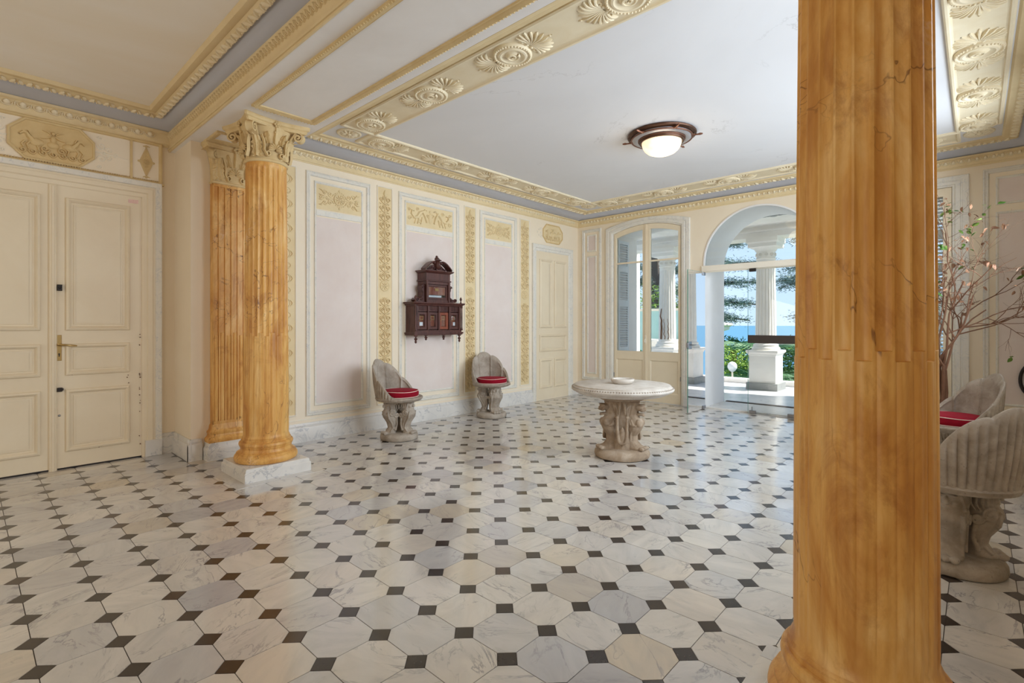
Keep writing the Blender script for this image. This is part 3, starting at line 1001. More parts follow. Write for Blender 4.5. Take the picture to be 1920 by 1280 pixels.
# far wall panels
def far_panel(u0, u1):
    P = on_y(YF)
    m = MB(P); m.frame(u0, u1, .288, 3.04, FRAME_BIG)
    root = m.build('wall_panel', MAT['marble_frame'], WALL_F, 30)
    a0, a1 = u0 + .105, u1 - .105
    m = MB(P); m.frame(a0, a1, .40, 2.55, FRAME_IN); m.frame(a0, a1, 2.63, 2.94, FRAME_IN)
    m.build('inner_moulding', MAT['marble_frame'], root, 30)
    m = MB(P); m.prism([(a0 + .02, .42), (a1 - .02, .42), (a1 - .02, 2.53), (a0 + .02, 2.53)], 0, .002)
    m.build('rosy_field', MAT['pink'], root, 0)
    m = MB(P); m.prism([(a0 + .02, 2.65), (a1 - .02, 2.65), (a1 - .02, 2.92), (a0 + .02, 2.92)], 0, .002)
    m.build('rosy_field', MAT['pink'], root, 0)
far_panel(-5.39, -4.98)
far_panel(0.053, 0.56)

# ------------------------------------------------------------------ panelled doors
DOOR_P = [(0, 0), (0, .010), (.006, .020), (.020, .026), (.032, .016), (.040, -.003), (.050, -.003), (.056, .005), (.070, .007)]
def door_panel(P, parent, u0, u1, v0, v1, base):
    prof = [(s, base + h) for s, h in DOOR_P]
    m = MB(P); m.frame(u0, u1, v0, v1, prof, base + .004)
    return m.build('door_panel', MAT['door_paint'], parent, 30)

# double door of the vestibule
PD = on_x(XD)
m = MB(PD)
def casing(mb, u0, u1, v1, w, prof):
    """door casing: two uprights and a head, mitred; prof = [(inset, height)]"""
    rings = [[(u0 + s, 0, h), (u0 + s, v1 - s, h), (u1 - s, v1 - s, h), (u1 - s, 0, h)] for s, h in prof]
    mb.loft(rings, False, False, True)
casing(m, -.255, 1.345, 2.695, .16, [(0, 0), (0, .030), (.010, .040), (.040, .040), (.048, .030), (.060, .030), (.070, .036), (.105, .034), (.115, .020), (.140, .018), (.152, .010), (.158, -.01)])
DOOR1 = tag(m.build('door_1', MAT['door_paint'], None, 30), 'ivory panelled double door with chipped paint in the vestibule', None, None, 'structure')
m = MB(PD); casing(m, -.262, 1.352, 2.702, .16, [(0, 0), (0, .044), (.006, .048), (.048, .048), (.054, .034)])
m.build('marble_casing', MAT['marble_frame'], DOOR1, 30)
m = MB(PD)
for u in (-.265, 1.215):
    m.bbox(u, u + .14, 0, .16, 0, .052, .005)
m.build('casing_plinth', MAT['marble_white'], DOOR1, 0)
for side, (u0, u1) in enumerate(((.567, 1.181), (-.091, .523))):
    m = MB(PD); m.box(u0, u1, .014, 2.548, -.012, .004)
    leaf = m.build('door_leaf', MAT['door_paint'], DOOR1, 0)
    a0, a1 = (u0 + .060, u1 - .085) if side == 0 else (u0 + .085, u1 - .060)
    door_panel(PD, leaf, a0, a1, 1.245, 2.44, .004)
    door_panel(PD, leaf, a0, a1, .84, 1.125, .004)
    door_panel(PD, leaf, a0, a1, .155, .715, .004)
    if side == 0:
        m = MB(PD); m.box(.573, .596, .98, 1.20, .004, .010); m.bbox(.568, .602, .975, 1.205, .003, .009, .003)
        hd = m.build('lock_plate', MAT['brass'], leaf, 0)
        hd.data.materials[0] = MAT['brass']
        m = MB(); m.tube([(XD + .006, .585, 1.12), (XD + .05, .585, 1.12), (XD + .056, .60, 1.118), (XD + .056, .69, 1.108), (XD + .05, .70, 1.106)], [.009, .009, .009, .008, .006], 8)
        m.lathe([(.016, 0), (.016, .006)], (XD + .009, .585, 1.12), 10)
        m.build('lever_handle', MAT['brass'], hd, 40)
        m = MB(PD); m.boss(.585, 1.035, .008, .004, .008, 8); m.box(.581, .589, 1.012, 1.034, .008, .012)
        m.build('keyhole', MAT['iron'], hd, 30)
        m = MB(PD); m.bbox(.570, .604, 1.60, 1.655, .002, .032, .004); m.boss(.587, 1.628, .012, .008, .03)
        m.build('deadbolt', MAT['iron'], leaf, 20)
        m = MB(PD); m.bbox(.570, .604, .70, .735, .002, .03, .004)
        m.boss(.60, .718, .017, .03, .004, 10)
        m.build('bolt_knob', MAT['iron'], leaf, 30)
        m = MB(PD); m.boss(.587, .485, .011, .008, .003, 10)
        m.build('escutcheon', MAT['steel'], leaf, 30)
        m = MB(PD); m.prism([(1.085, 2.475), (1.165, 2.478), (1.165, 2.513), (1.085, 2.51)], .004, .0055)
        m.build('sticker', MAT['pink_paper'], leaf, 0)
        m = MB(PD)                                       # chipped paint along the edges
        rnd = random.Random(3)
        for k in range(30):
            q = rnd.random()
            if q < .5:
                u, v = 1.176 + rnd.uniform(-.004, .004), rnd.uniform(.08, 1.3)
            elif q < .75:
                u, v = 1.094 + rnd.uniform(-.02, .0), rnd.uniform(.2, 1.1)
            else:
                u, v = rnd.uniform(.66, 1.09), rnd.choice((.70, .845, 1.11, .16)) + rnd.uniform(-.006, .006)
            r = rnd.uniform(.0015, .004)
            a = rnd.uniform(0, 6)
            m.prism([(u + r * cos(a + t) * (1 + .5 * (t > 2)), v + r * 1.6 * sin(a + t)) for t in (0, 1.3, 2.5, 3.9, 5.1)], .0042, .0215)
        m.build('chipped_paint', MAT['rust_ext'], leaf, 0)
m = MB(PD); m.frame(.515, .571, -.02, 2.545, [(0, 0), (0, .014), (.008, .022), (.016, .024), (.020, .030), (.027, .030)], .030)
m.build('meeting_bead', MAT['door_paint'], DOOR1, 30)
m = MB(PD); m.box(-.10, 1.19, .0, .014, -.011, .006)  # dark strip set in as the shade under the door leaves
m.build('door_gap', MAT['iron'], DOOR1, 0)

# frieze over the double door
m = MB(PD); m.box(-.262, 1.352, 2.705, 3.10, 0, .012)
FRZ = m.build('door_frieze', MAT['cream'], WALL_D, 0)
m = MB(PD); m.frame(-.27, 1.358, 2.695, 3.105, [(0, 0), (0, .030), (.010, .034), (.020, .028), (.028, .012)])
m.box(-.28, 1.372, 2.686, 2.702, 0, .045)
m.box(1.098, 1.116, 2.70, 3.10, .01, .026); m.box(-.026, -.008, 2.70, 3.10, .01, .026)
ff = m.build('frieze_frame', MAT['moulding'], FRZ, 30)
m = MB(PD)
for k in range(88):
    m.boss(-.24 + 1.58 * k / 88, 2.724, .0075, .010, .018, 5)
    m.boss(-.24 + 1.58 * k / 88, 3.088, .0070, .008, .018, 5)
m.build('bead_row', MAT['moulding'], ff, 30)
def octa(u0, u1, v0, v1, c):
    return [(u0 + c, v0), (u1 - c, v0), (u1, v0 + c), (u1, v1 - c), (u1 - c, v1), (u0 + c, v1), (u0, v1 - c), (u0, v0 + c)]
def octa_frame(mb, u0, u1, v0, v1, c, prof):
    mb.loft([[(u, v, h) for u, v in octa(u0 + s, u1 - s, v0 + s, v1 - s, c - s * .4)] for s, h in prof], True, False)
def sea_scene(mb, u0, u1, v0, v1, b):
    """low relief: a rider between two rearing sea horses above curling waves"""
    cu, cv, w, h = (u0 + u1) / 2, (v0 + v1) / 2, (u1 - u0) / 2, (v1 - v0) / 2
    mb.boss(cu, cv + .50 * h, .055 * w, .012, b, 8, .12 * h)
    mb.boss(cu, cv + .16 * h, .085 * w, .012, b, 8, .26 * h)
    mb.boss(cu, cv - .14 * h, .16 * w, .012, b, 10, .20 * h)
    for d in (1, -1):
        mb.ridge([(cu + d * .06 * w, cv + .30 * h), (cu + d * .16 * w, cv + .20 * h), (cu + d * .30 * w, cv + .14 * h)], [.035 * w, .03 * w, .015 * w], .009, b)
        mb.ridge([(cu + d * .05 * w, cv + .42 * h), (cu + d * .14 * w, cv + .56 * h), (cu + d * .26 * w, cv + .58 * h)], [.02 * w, .035 * w, .008 * w], .007, b)
        mb.boss(cu + d * .40 * w, cv - .12 * h, .20 * w, .013, b, 12, .22 * h)
        mb.ridge([(cu + d * w * x, cv + h * y) for x, y in ((.46, -.10), (.56, .10), (.62, .28), (.70, .30), (.78, .16))], [w * q for q in (.09, .075, .055, .045, .025)], .013, b)
        mb.ridge([(cu + d * w * x, cv + h * y) for x, y in ((.52, .18), (.56, .34), (.60, .42))], [.02 * w, .03 * w, .01 * w], .011, b)
        for x, l in ((.54, .30), (.66, .24), (.30, .30)):
            mb.ridge([(cu + d * w * x, cv - .16 * h), (cu + d * w * (x + .08), cv - .34 * h), (cu + d * w * (x + .03), cv - (.30 + l) * h)], [.035 * w, .025 * w, .015 * w], .010, b)
        mb.ridge(spiral(cu + d * .20 * w, cv - .42 * h, .20 * h, .03 * h, 0, d * 1.4, 14), .035 * h, .010, b)
    for k in range(7):
        u = cu + w * (-.72 + 1.44 * k / 6)
        mb.ridge(spiral(u, cv - .66 * h, .17 * h, .02 * h, pi, 1.3, 12), .04 * h, .009, b)
m = MB(PD); m.prism(octa(.262, .826, 2.735, 3.075, .10), .012, .018)
oc = m.build('octagonal_plaque', MAT['ochre_deep'], FRZ, 0)
m = MB(PD); octa_frame(m, .255, .833, 2.728, 3.082, .104, [(0, .012), (0, .028), (.008, .032), (.016, .028), (.020, .018)])
m.build('plaque_rim', MAT['moulding'], oc, 30)
m = MB(lambda u, v, w: PD(u, v, .018 + (w - .018) * 1.7)); sea_scene(m, .27, .82, 2.745, 3.065, .018); m.build('plaque_relief', MAT['ochre_deep'], oc, 50)
for d, c0 in ((1, .835), (-1, .253)):
    m = MB(PD)
    for x, y, r, t in ((.045, .06, .034, 1), (.045, -.06, .034, -1), (.10, .03, .028, -1), (.10, -.035, .028, 1), (.150, 0, .022, 1), (.06, .0, .02, 1), (.03, .13, .018, -1), (.03, -.13, .018, 1)):
        m.ridge(spiral(c0 + d * x, 2.905 + y, r, .004, 0 if d < 0 else pi, t * 1.3 * d, 14), .0045, .006, .012)
    m.ridge([(c0, 2.905), (c0 + d * .12, 2.90), (c0 + d * .25, 2.885)], [.006, .005, .002], .005, .012)
    m.build('scroll_relief', MAT['cream_light'], FRZ, 45)
for cu in (1.228, -.138):
    m = MB(PD); m.prism([(cu, 2.765), (cu + .052, 2.90), (cu, 3.035), (cu - .052, 2.90)], .012, .017)
    dm = m.build('diamond_plaque', MAT['ochre_deep'], FRZ, 0)
    m = MB(PD)
    for q in ((0, 1), (1, 2), (2, 3), (3, 0)):
        P4 = [(cu, 2.765), (cu + .052, 2.90), (cu, 3.035), (cu - .052, 2.90)]
        m.ridge([P4[q[0]], P4[q[1]]], .006, .012, .013)
    for u, v in ((cu, 3.05), (cu, 2.75)):
        m.ridge([(u - .03, v), (u, v + .008), (u + .03, v)], [.003, .008, .003], .008, .012); m.boss(u, v, .012, .012, .012)
    for u in (cu - .06, cu + .06):
        m.boss(u, 2.90, .012, .01, .012)
    m.build('diamond_rim', MAT['moulding'], dm, 30)
    m = MB(PD); rosette(m, cu, 2.90, .028, .010, .016, 6)
    for v in (2.85, 2.95):
        m.ridge(spiral(cu, v, .016, .003, 0, 1.2, 10), .003, .006, .016)
    m.build('rosette_relief', MAT['ochre_deep'], dm, 45)

# small door at the far end of the panelled wall
m = MB(PX)
casing(m, 6.473, 7.612, 2.665, .1, [(0, 0), (0, .030), (.010, .038), (.060, .036), (.070, .024), (.090, .022), (.105, .012), (.112, .004)])
DOOR2 = tag(m.build('door_2', MAT['marble_frame'], None, 30), 'narrow ivory five-panel door in the far corner of the hall', None, None, 'structure')
m = MB(PX); m.box(6.585, 7.50, .012, 2.553, -.02, .005)
lf = m.build('door_leaf', MAT['door_paint'], DOOR2, 0)
for u0, u1 in ((6.665, 7.010), (7.075, 7.42)):
    door_panel(PX, lf, u0, u1, 1.24, 2.42, .005)
    door_panel(PX, lf, u0, u1, .20, .70, .005)
door_panel(PX, lf, 6.665, 7.42, .83, 1.12, .005)
m = MB(PX); m.prism(octa(6.765, 7.315, 2.722, 3.042, .10), 0, .006)
oc = m.build('octagonal_plaque', MAT['ochre'], WALL_L, 0)
m = MB(PX); octa_frame(m, 6.76, 7.32, 2.717, 3.047, .102, [(0, 0), (0, .014), (.008, .018), (.016, .014), (.02, .006)])
m.build('plaque_rim', MAT['ochre_deep'], oc, 30)
m = MB(lambda u, v, w: PX(u, v, .006 + (w - .006) * 1.7)); sea_scene(m, 6.775, 7.305, 2.735, 3.03, .006); m.build('plaque_relief', MAT['ochre'], oc, 50)
m = MB(PX)
for d, c0 in ((-1, 6.755),):
    for x, y, r, t in ((.04, .07, .03, 1), (.04, -.07, .03, -1), (.09, .04, .026, -1), (.09, -.04, .026, 1), (.13, 0, .02, 1), (.05, .0, .02, 1)):
        m.ridge(spiral(c0 + d * x, 2.88 + y, r, .004, 0, t * 1.3 * d, 14), .0045, .007, 0)
m.build('scroll_relief', MAT['cream_light'], WALL_L, 45)
# ================================================================== marble columns and pilaster
def polar(th):
    c, s = cos(th), sin(th)
    return lambda u, v, w: (c * w - s * u, s * w + c * u, v)      # u tangential, v up, w radial

def shell_fan(mb, u, v, w, r):
    """scallop shell standing on a curved bell"""
    for k in range(-4, 5):
        a = pi / 2 + k * radians(24)
        path = [(u + r * q * cos(a), v + r * q * sin(a)) for q in (.12, .45, .8, 1.0)]
        hw = r * .19
        rows = []
        for i, p in enumerate(path):
            q = (.25, .6, 1.0, .7)[i] * hw
            nx, ny = -sin(a), cos(a)
            hh = (.012, .018, .022, .012)[i]
            rows.append([(p[0] + nx * q, p[1] + ny * q, w), (p[0] + nx * q * .5, p[1] + ny * q * .5, w + hh), (p[0], p[1], w + hh * 1.15), (p[0] - nx * q * .5, p[1] - ny * q * .5, w + hh), (p[0] - nx * q, p[1] - ny * q, w)])
        mb.loft(rows, False, False, True)
def leaf_grid(mb, u0, v0, w0, hw, h, curl, n=10, lobes=5, lean=0.0):
    """acanthus leaf: lobed blade growing up and curling outwards"""
    rows = []
    for i in range(n + 1):
        t = i / n
        wd = hw * (sin(pi * min(1, .18 + .82 * t)) ** .6) * (1 - .25 * t) * (1 + .34 * cos(t * lobes * 2 * pi))
        v = v0 + h * (t if t < .86 else .86 + (t - .86) * .2) - (max(0, t - .86) * h * .55)
        w = w0 + curl * t ** 3.2 + .006
        row = []
        for k in range(-3, 4):
            s = k / 3
            z = .014 * (1 - abs(s)) + .007 * cos(s * 9)
            row.append((u0 + wd * s + lean * t, v - .02 * abs(s) * h, w + z - .006 * abs(s)))
        rows.append(row)
    mb.loft(rows, False, False, True)
def volute(mb, cw, cv, r, half, start_w, start_v, turns=1.6):
    """scroll in the (w, v) plane, u is its width"""
    path = [(start_w, start_v), (start_w + .010, start_v + .06), (start_w + .030, start_v + .12), (cw - r * .4, cv + r * .95)]
    n = 26
    for k in range(n + 1):
        a = pi * .5 - 2 * pi * turns * k / n
        rr = r * (1 - .88 * k / n)
        path.append((cw + rr * cos(a), cv + rr * sin(a)))
    rings = []
    for i, p in enumerate(path):
        a, b = path[max(i - 1, 0)], path[min(i + 1, len(path) - 1)]
        dx, dy = b[0] - a[0], b[1] - a[1]
        L = sqrt(dx * dx + dy * dy) or 1e-9
        nx, ny = -dy / L, dx / L
        th = .0075
        hw = half * (.55 if i == 0 else .8 if i < 3 else 1.0)
        rings.append([(-hw, p[1] + ny * th, p[0] + nx * th), (-hw * .55, p[1] + ny * th * .5, p[0] + nx * th * .5), (hw * .55, p[1] + ny * th * .5, p[0] + nx * th * .5), (hw, p[1] + ny * th, p[0] + nx * th),
                      (hw, p[1] - ny * th, p[0] - nx * th), (-hw, p[1] - ny * th, p[0] - nx * th)])
    mb.loft(rings, True, True)
def c_scroll(mb, d, w, hh=.016, s=1.0):
    """scroll that rises beside a shell and leans to the corner"""
    pts = [(d * (.060 + q[0]) * s, (.028 + q[1]) * s) for q in spiral(0, 0, .004, .024, -pi / 2, 1.0, 10)]
    pts += [(d * .088 * s, .05 * s), (d * .086 * s, .085 * s), (d * .092 * s, .13 * s), (d * .112 * s, .175 * s)]
    pts = [(a, b) for a, b in pts]
    mb.ridge(pts, .008 * s, hh, w)

def capital_parts(root, H=.30, r0=.165, mat='capital'):
    bell = MB(); bell.lathe([(r0, -.04), (r0 + .012, -.036), (r0 + .016, -.026), (r0 + .012, -.016), (r0 + .002, -.012), (r0, 0), (r0 + .004, .10), (r0 + .020, .17), (r0 + .055, H - .055)], n=40)
    cp = bell.build('capital', MAT[mat], root, 50)
    ab = MB()
    def ring(sc, z):
        pts = []
        for q in range(4):
            a = q * pi / 2
            for k in range(9):
                t = -1 + k / 4
                t = max(-.93, min(.93, t))
                d = .282 - .055 * (1 - t * t)
                x, y = d * sc, t * .282 * sc
                pts.append((x * cos(a) - y * sin(a), x * sin(a) + y * cos(a), z))
        return pts
    ab.loft([ring(.90, H - .062), ring(.94, H - .050), ring(.93, H - .038), ring(.985, H - .030), ring(1.0, H - .018), ring(1.0, H)], True, True)
    ab.build('abacus', MAT[mat], cp, 35)
    for q in range(4):
        th = pi / 4 + q * pi / 2
        v = MB(polar(th)); volute(v, .285, H - .098, .044, .030, r0 + .012, .05)
        v.build('volute', MAT[mat], cp, 40)
        l = MB(polar(th)); leaf_grid(l, 0, 0, r0 + .002, .062, .20, .085, 12, 5)
        l.build('acanthus_leaf', MAT[mat], cp, 55)
        th = q * pi / 2
        s = MB(polar(th)); shell_fan(s, 0, .062, r0 + .020, .058)
        s.build('shell', MAT[mat], cp, 55)
        c = MB(polar(th))
        for d in (1, -1):
            c_scroll(c, d, r0 + .006, .024)
            leaf_grid(c, d * .05, .11, r0 + .010, .030, .11, .035, 8, 3, d * .03)
        c.build('side_scroll', MAT[mat], cp, 50)
        f = MB(polar(th))
        f.ridge([(0, .115), (0, .16), (0, .21), (0, H - .05)], [.010, .018, .012, .016], [.02, .034, .045, .05], r0 + .015)
        for a in range(6):
            f.ball((.018 * cos(a * pi / 3), H - .036 + .018 * sin(a * pi / 3), .232), .012, .012, .010, 6, 4)
        f.ball((0, H - .036, .240), .012, .012, .012, 6, 4)
        f.ball((0, H - .10, .215), .018, .014, .012, 6, 4)
        f.build('fleuron', MAT[mat], cp, 50)
    return cp

def fluted_shaft(z0, z1, rb, rt, zf):
    """24 shallow flutes, filled with reeds below zf"""
    m = MB()
    per, F = 8, 24
    rings = []
    zs = [z0, z0 + .012, z0 + .03, z0 + .05]
    zs += [z0 + .05 + (zf - .05 - z0 - .05) * k / 6 for k in range(1, 7)]
    zs += [zf - .03, zf - .0165, zf - .0138, zf - .011, zf - .004, zf + .004, zf + .0115, zf + .0142, zf + .017, zf + .026]
    zs += [zf + .04 + (z1 - .06 - zf - .04) * k / 8 for k in range(9)]
    zs += [z1 - .045, z1 - .03, z1 - .015, z1]
    for z in zs:
        t = (z - z0) / (z1 - z0)
        R = rb + (rt - rb) * (t ** 1.5)
        R += .010 * max(0, 1 - (z - z0) / .03) ** 2
        ring = []
        for k in range(F):
            zz = zf + (.014 if k % 2 else -.014)
            ends = min(1, max(0, (z1 - .03 - z) / .02)) * min(1, max(0, (z - z0 - .03) / .02))
            for q in range(per):
                s = q / per
                a = 2 * pi * (k + s) / F
                if s < .18 or s >= .99:
                    d = 0.0
                else:
                    u = (s - .18) / .82 * 2 - 1
                    c = sqrt(max(0, 1 - u * u))
                    if z > zz + .001:
                        d = -.0125 * c * ends * min(1, .25 + (z - zz) / .004)
                    else:
                        d = (-.0095 + .0115 * c) * ends
                ring.append(((R + d) * cos(a), (R + d) * sin(a), z))
        rings.append(ring)
    m.loft(rings, True, True)
    return m

def column(loc, label):
    root = thing('marble_column', (*loc, 0), 0, label, 'column', 'fluted columns carrying the beam', 'thing')
    m = MB(); m.loft([[(s * a, s * b, z) for a, b in ((-1, -1), (1, -1), (1, 1), (-1, 1))] for s, z in ((.277, 0), (.277, .076), (.272, .082), (.268, .084), (.266, .104), (.260, .112), (.2, .113))], True, True)
    m.build('plinth', MAT['marble_white'], root, 25)
    m = MB()
    prof = [(.236, .112), (.248, .118), (.255, .130), (.257, .146), (.254, .162), (.246, .174), (.238, .180), (.238, .190), (.224, .194), (.212, .204), (.206, .218), (.206, .230), (.211, .240), (.211, .248), (.217, .252), (.220, .264), (.217, .277), (.210, .284), (.200, .286), (.200, .300), (.194, .303), (.187, .312), (.184, .318)]
    m.lathe(prof, n=64)
    m.build('base', MAT['siena'], root, 24)
    m = fluted_shaft(.316, 2.702, .182, .165, 1.212)
    m.build('shaft', MAT['siena'], root, 40)
    cp = capital_parts(root, .31)
    cp.location = (0, 0, 2.74)
    return root
LEFT_COL = column(COLUMNS[0], 'orange siena marble column at the left with white plinth and leafy capital')
RIGHT_COL = copy_tree(LEFT_COL)
RIGHT_COL.location = (*COLUMNS[1], 0)
RIGHT_COL.rotation_euler = (0, 0, pi / 2)
RIGHT_COL['label'] = 'very large near orange siena marble column cut by the picture at right'

# flat pilaster against the wall behind the far column
PIL_Y = 1.83
root = thing('marble_pilaster', (XL + .004, PIL_Y, 0), 0, 'flat orange marble pilaster on the wall behind the left column', 'pilaster', None, 'thing')
PP = lambda u, v, w: (w, u, v)
def pil_block(name, mat, rings):
    m = MB(); m.loft([[(0, -h, z), (d, -h, z), (d, h, z), (0, h, z)] for h, d, z in rings], True, True)
    return m.build(name, MAT[mat], root, 30)
pil_block('plinth', 'marble_white', [(.262, .145, 0), (.262, .145, .105), (.254, .137, .118), (.248, .132, .128), (.246, .130, .165), (.24, .124, .168)])
pil_block('base', 'siena', [(.244, .128, .166), (.248, .133, .180), (.248, .133, .196), (.240, .124, .210), (.226, .112, .222), (.222, .108, .240), (.228, .114, .252), (.228, .114, .266), (.216, .104, .276), (.210, .098, .292), (.206, .094, .32), (.2, .09, .335)])
m = MB(PP)
H0, H1, D = .333, 2.665, .088
m.box(-.197, .197, H0, H1, 0, D - .012)
nf = 7
fw_ = .394 / nf
for k in range(nf + 1):
    u = -.197 + fw_ * k
    a, b = max(-.197, u - .007), min(.197, u + .007)
    m.box(a, b, H0, H1, D - .013, D)
m.box(-.197, .197, H0, H0 + .03, D - .013, D - .0005); m.box(-.197, .197, H1 - .03, H1, D - .013, D - .0005)
for k in range(nf):
    u0, u1 = -.197 + fw_ * k + .007, -.197 + fw_ * (k + 1) - .007
    zt = 1.205 + (.014 if k % 2 else -.014)
    m.loft([[(u0 + (u1 - u0) * q / 6, v, D - .010 + .013 * sin(pi * q / 6)) for q in range(7)] for v in (H0 + .03, zt)], False, False)
    m.face((u0, zt, D - .012), (u1, zt, D - .012), (u1, zt, D - .003), (u0, zt, D - .003))
m.build('shaft', MAT['siena'], root, 40)
m = MB(PP)
m.loft([[(-h, v, 0), (-h, v, d), (h, v, d), (h, v, 0)] for h, d, v in ((.198, .090, 2.662), (.206, .100, 2.668), (.206, .100, 2.682), (.196, .088, 2.69), (.196, .088, 2.72), (.200, .092, 2.84), (.216, .105, 2.93), (.235, .122, 3.0))], False, False)
cp = m.build('capital', MAT['capital'], root, 40)
m = MB(PP)
m.loft([[(-h, v, 0), (-h, v, d), (-.06, v, d - .03), (.06, v, d - .03), (h, v, d), (h, v, 0)] for h, d, v in ((.245, .132, 2.985), (.262, .150, 2.995), (.262, .150, 3.010), (.276, .162, 3.022), (.276, .162, 3.05))], False, False)
m.face((-.276, 2.985, 0), (.276, 2.985, 0), (.262, 2.985, .13), (-.262, 2.985, .13))
m.build('abacus', MAT['capital'], cp, 30)
m = MB(lambda u, v, w: (w - .165 + .086, u, v + 2.70)); shell_fan(m, 0, .07, .165 + .004, .062); m.build('shell', MAT['capital'], cp, 55)
for d in (1, -1):
    m = MB(lambda u, v, w, d=d: ((.066 + .7 * (w - .165)) + .3 * u * 0, d * (.150 + .72 * (w - .165)) + u * .9, v + 2.70))
    volute(m, .245, .225, .050, .030, .165, .10)
    m.build('volute', MAT['capital'], cp, 40)
    m = MB(lambda u, v, w, d=d: (.086 + w - .165, d * .135 + u, v + 2.70)); leaf_grid(m, 0, .0, .165, .060, .24, .06, 12, 5, d * .02); m.build('acanthus_leaf', MAT['capital'], cp, 55)
    m = MB(lambda u, v, w, d=d: (.086 + w - .165, u, v * 1.2 + 2.695)); c_scroll(m, d, .165 + .002, .026, 1.05); leaf_grid(m, d * .05, .12, .168, .032, .11, .03, 8, 3, d * .03); m.build('side_scroll', MAT['capital'], cp, 50)
m = MB(lambda u, v, w: (.086 + w - .165, u, v + 2.70)); m.ridge([(0, .14), (0, .18), (0, .23), (0, .28)], [.012, .022, .014, .018], [.02, .034, .045, .05], .165 + .006)
for a in range(6):
    m.ball((.02 * cos(a * pi / 3), .305 + .02 * sin(a * pi / 3), .225), .013, .013, .01, 6, 4)
m.build('fleuron', MAT['capital'], cp, 50)
# ================================================================== shell chairs, table, letter cabinet, lamp
def fuse(o, voxel, iters=2):
    """melt overlapping carved pieces into one continuous sculpted skin"""
    r = o.modifiers.new('fuse', 'REMESH'); r.mode = 'VOXEL'; r.voxel_size = voxel
    q = o.modifiers.new('soften', 'SMOOTH'); q.factor = .5; q.iterations = iters
    bpy.context.view_layer.update()
    dg = bpy.context.evaluated_depsgraph_get()
    me = bpy.data.meshes.new_from_object(o.evaluated_get(dg))
    mat = o.data.materials[0]
    o.modifiers.clear()
    if len(me.polygons) > 50:
        me.name = o.name
        me.polygons.foreach_set('use_smooth', [True] * len(me.polygons))
        if not me.materials:
            me.materials.append(mat)
        o.data = me
    return o

def lion_figure(mb, th, r_in, z0, z1):
    """winged lion standing upright: paws, chest, open-mouthed head and combed mane"""
    mb.xf = polar(th)
    H = z1 - z0
    R = lambda q: r_in + q
    Z = lambda t: z0 + H * t
    prof = [(0.00, .150, .100, .070), (.05, .155, .104, .074), (.10, .135, .078, .062), (.18, .112, .066, .054), (.28, .108, .070, .056), (.38, .120, .092, .066),
            (.48, .132, .106, .074), (.56, .134, .104, .074), (.63, .122, .086, .068), (.70, .110, .070, .062), (.80, .116, .078, .062), (.90, .118, .078, .060), (1.0, .108, .076, .058)]
    mb.loft([[(b * sin(2 * pi * k / 16), Z(t), R(rc) + a * cos(2 * pi * k / 16)) for k in range(16)] for t, rc, a, b in prof], True, True, True)
    z = Z(.80)
    mb.ball((0, z + .022, R(.196)), .050, .034, .056, 12, 8)          # skull and upper jaw
    mb.ball((0, z + .002, R(.226)), .036, .022, .034, 12, 8)          # muzzle
    mb.ball((0, z + .018, R(.254)), .018, .011, .012, 8, 6)           # nose
    mb.ball((0, z - .046, R(.206)), .032, .014, .044, 10, 6)          # lower jaw
    mb.ball((0, z - .054, R(.240)), .022, .010, .014, 8, 6)           # chin
    for d in (1, -1):
        mb.ball((d * .026, z + .044, R(.226)), .020, .010, .022, 8, 6)  # brow
        mb.ball((d * .030, z - .002, R(.236)), .016, .016, .020, 8, 6)  # whisker pad
        mb.ball((d * .046, z + .066, R(.165)), .014, .024, .016, 8, 6)  # ear
        for q in range(6):                                             # combed mane sweeping back and down
            a = q / 5
            path = []
            for t in range(9):
                f = t / 8
                ang = radians(75) + f * radians(165)
                rad_w, rad_v = .040 + .058 * a, .060 + .075 * a
                path.append((d * (.058 + .034 * sin(pi * f) + .004 * (1 - a)), z + .000 + rad_v * sin(ang) - .045 * f, R(.150) + rad_w * cos(ang)))
            mb.tube(path, [.006, .009, .0105, .0105, .0105, .0105, .010, .009, .005], 7)
        for q in range(4):                                             # feathers of the folded wing
            mb.tube([(d * .066, z - .085 - .004 * q, R(.075 + .022 * q)), (d * .078, z - .125 - .008 * q, R(.090 + .026 * q)), (d * .072, z - .165 + .004 * q, R(.110 + .030 * q))], [.010, .014, .007], 7)
        mb.tube([(d * .058, Z(.48), R(.075)), (d * .070, Z(.36), R(.055)), (d * .062, Z(.22), R(.055)), (d * .048, Z(.12), R(.075))], [.012, .015, .013, .010], 7)
        mb.tube([(d * .052, Z(.44), R(.150)), (d * .056, Z(.30), R(.130)), (d * .050, Z(.14), R(.125)), (d * .052, Z(.05), R(.17))], [.010, .011, .010, .010], 7)
        mb.ball((d * .040, Z(.54), R(.205)), .028, .040, .030, 10, 7)   # chest muscles
    for q in (-1.5, -.5, .5, 1.5):
        mb.ball((q * .034, z0 + .020, R(.244)), .018, .020, .030, 8, 6)
    mb.xf = None

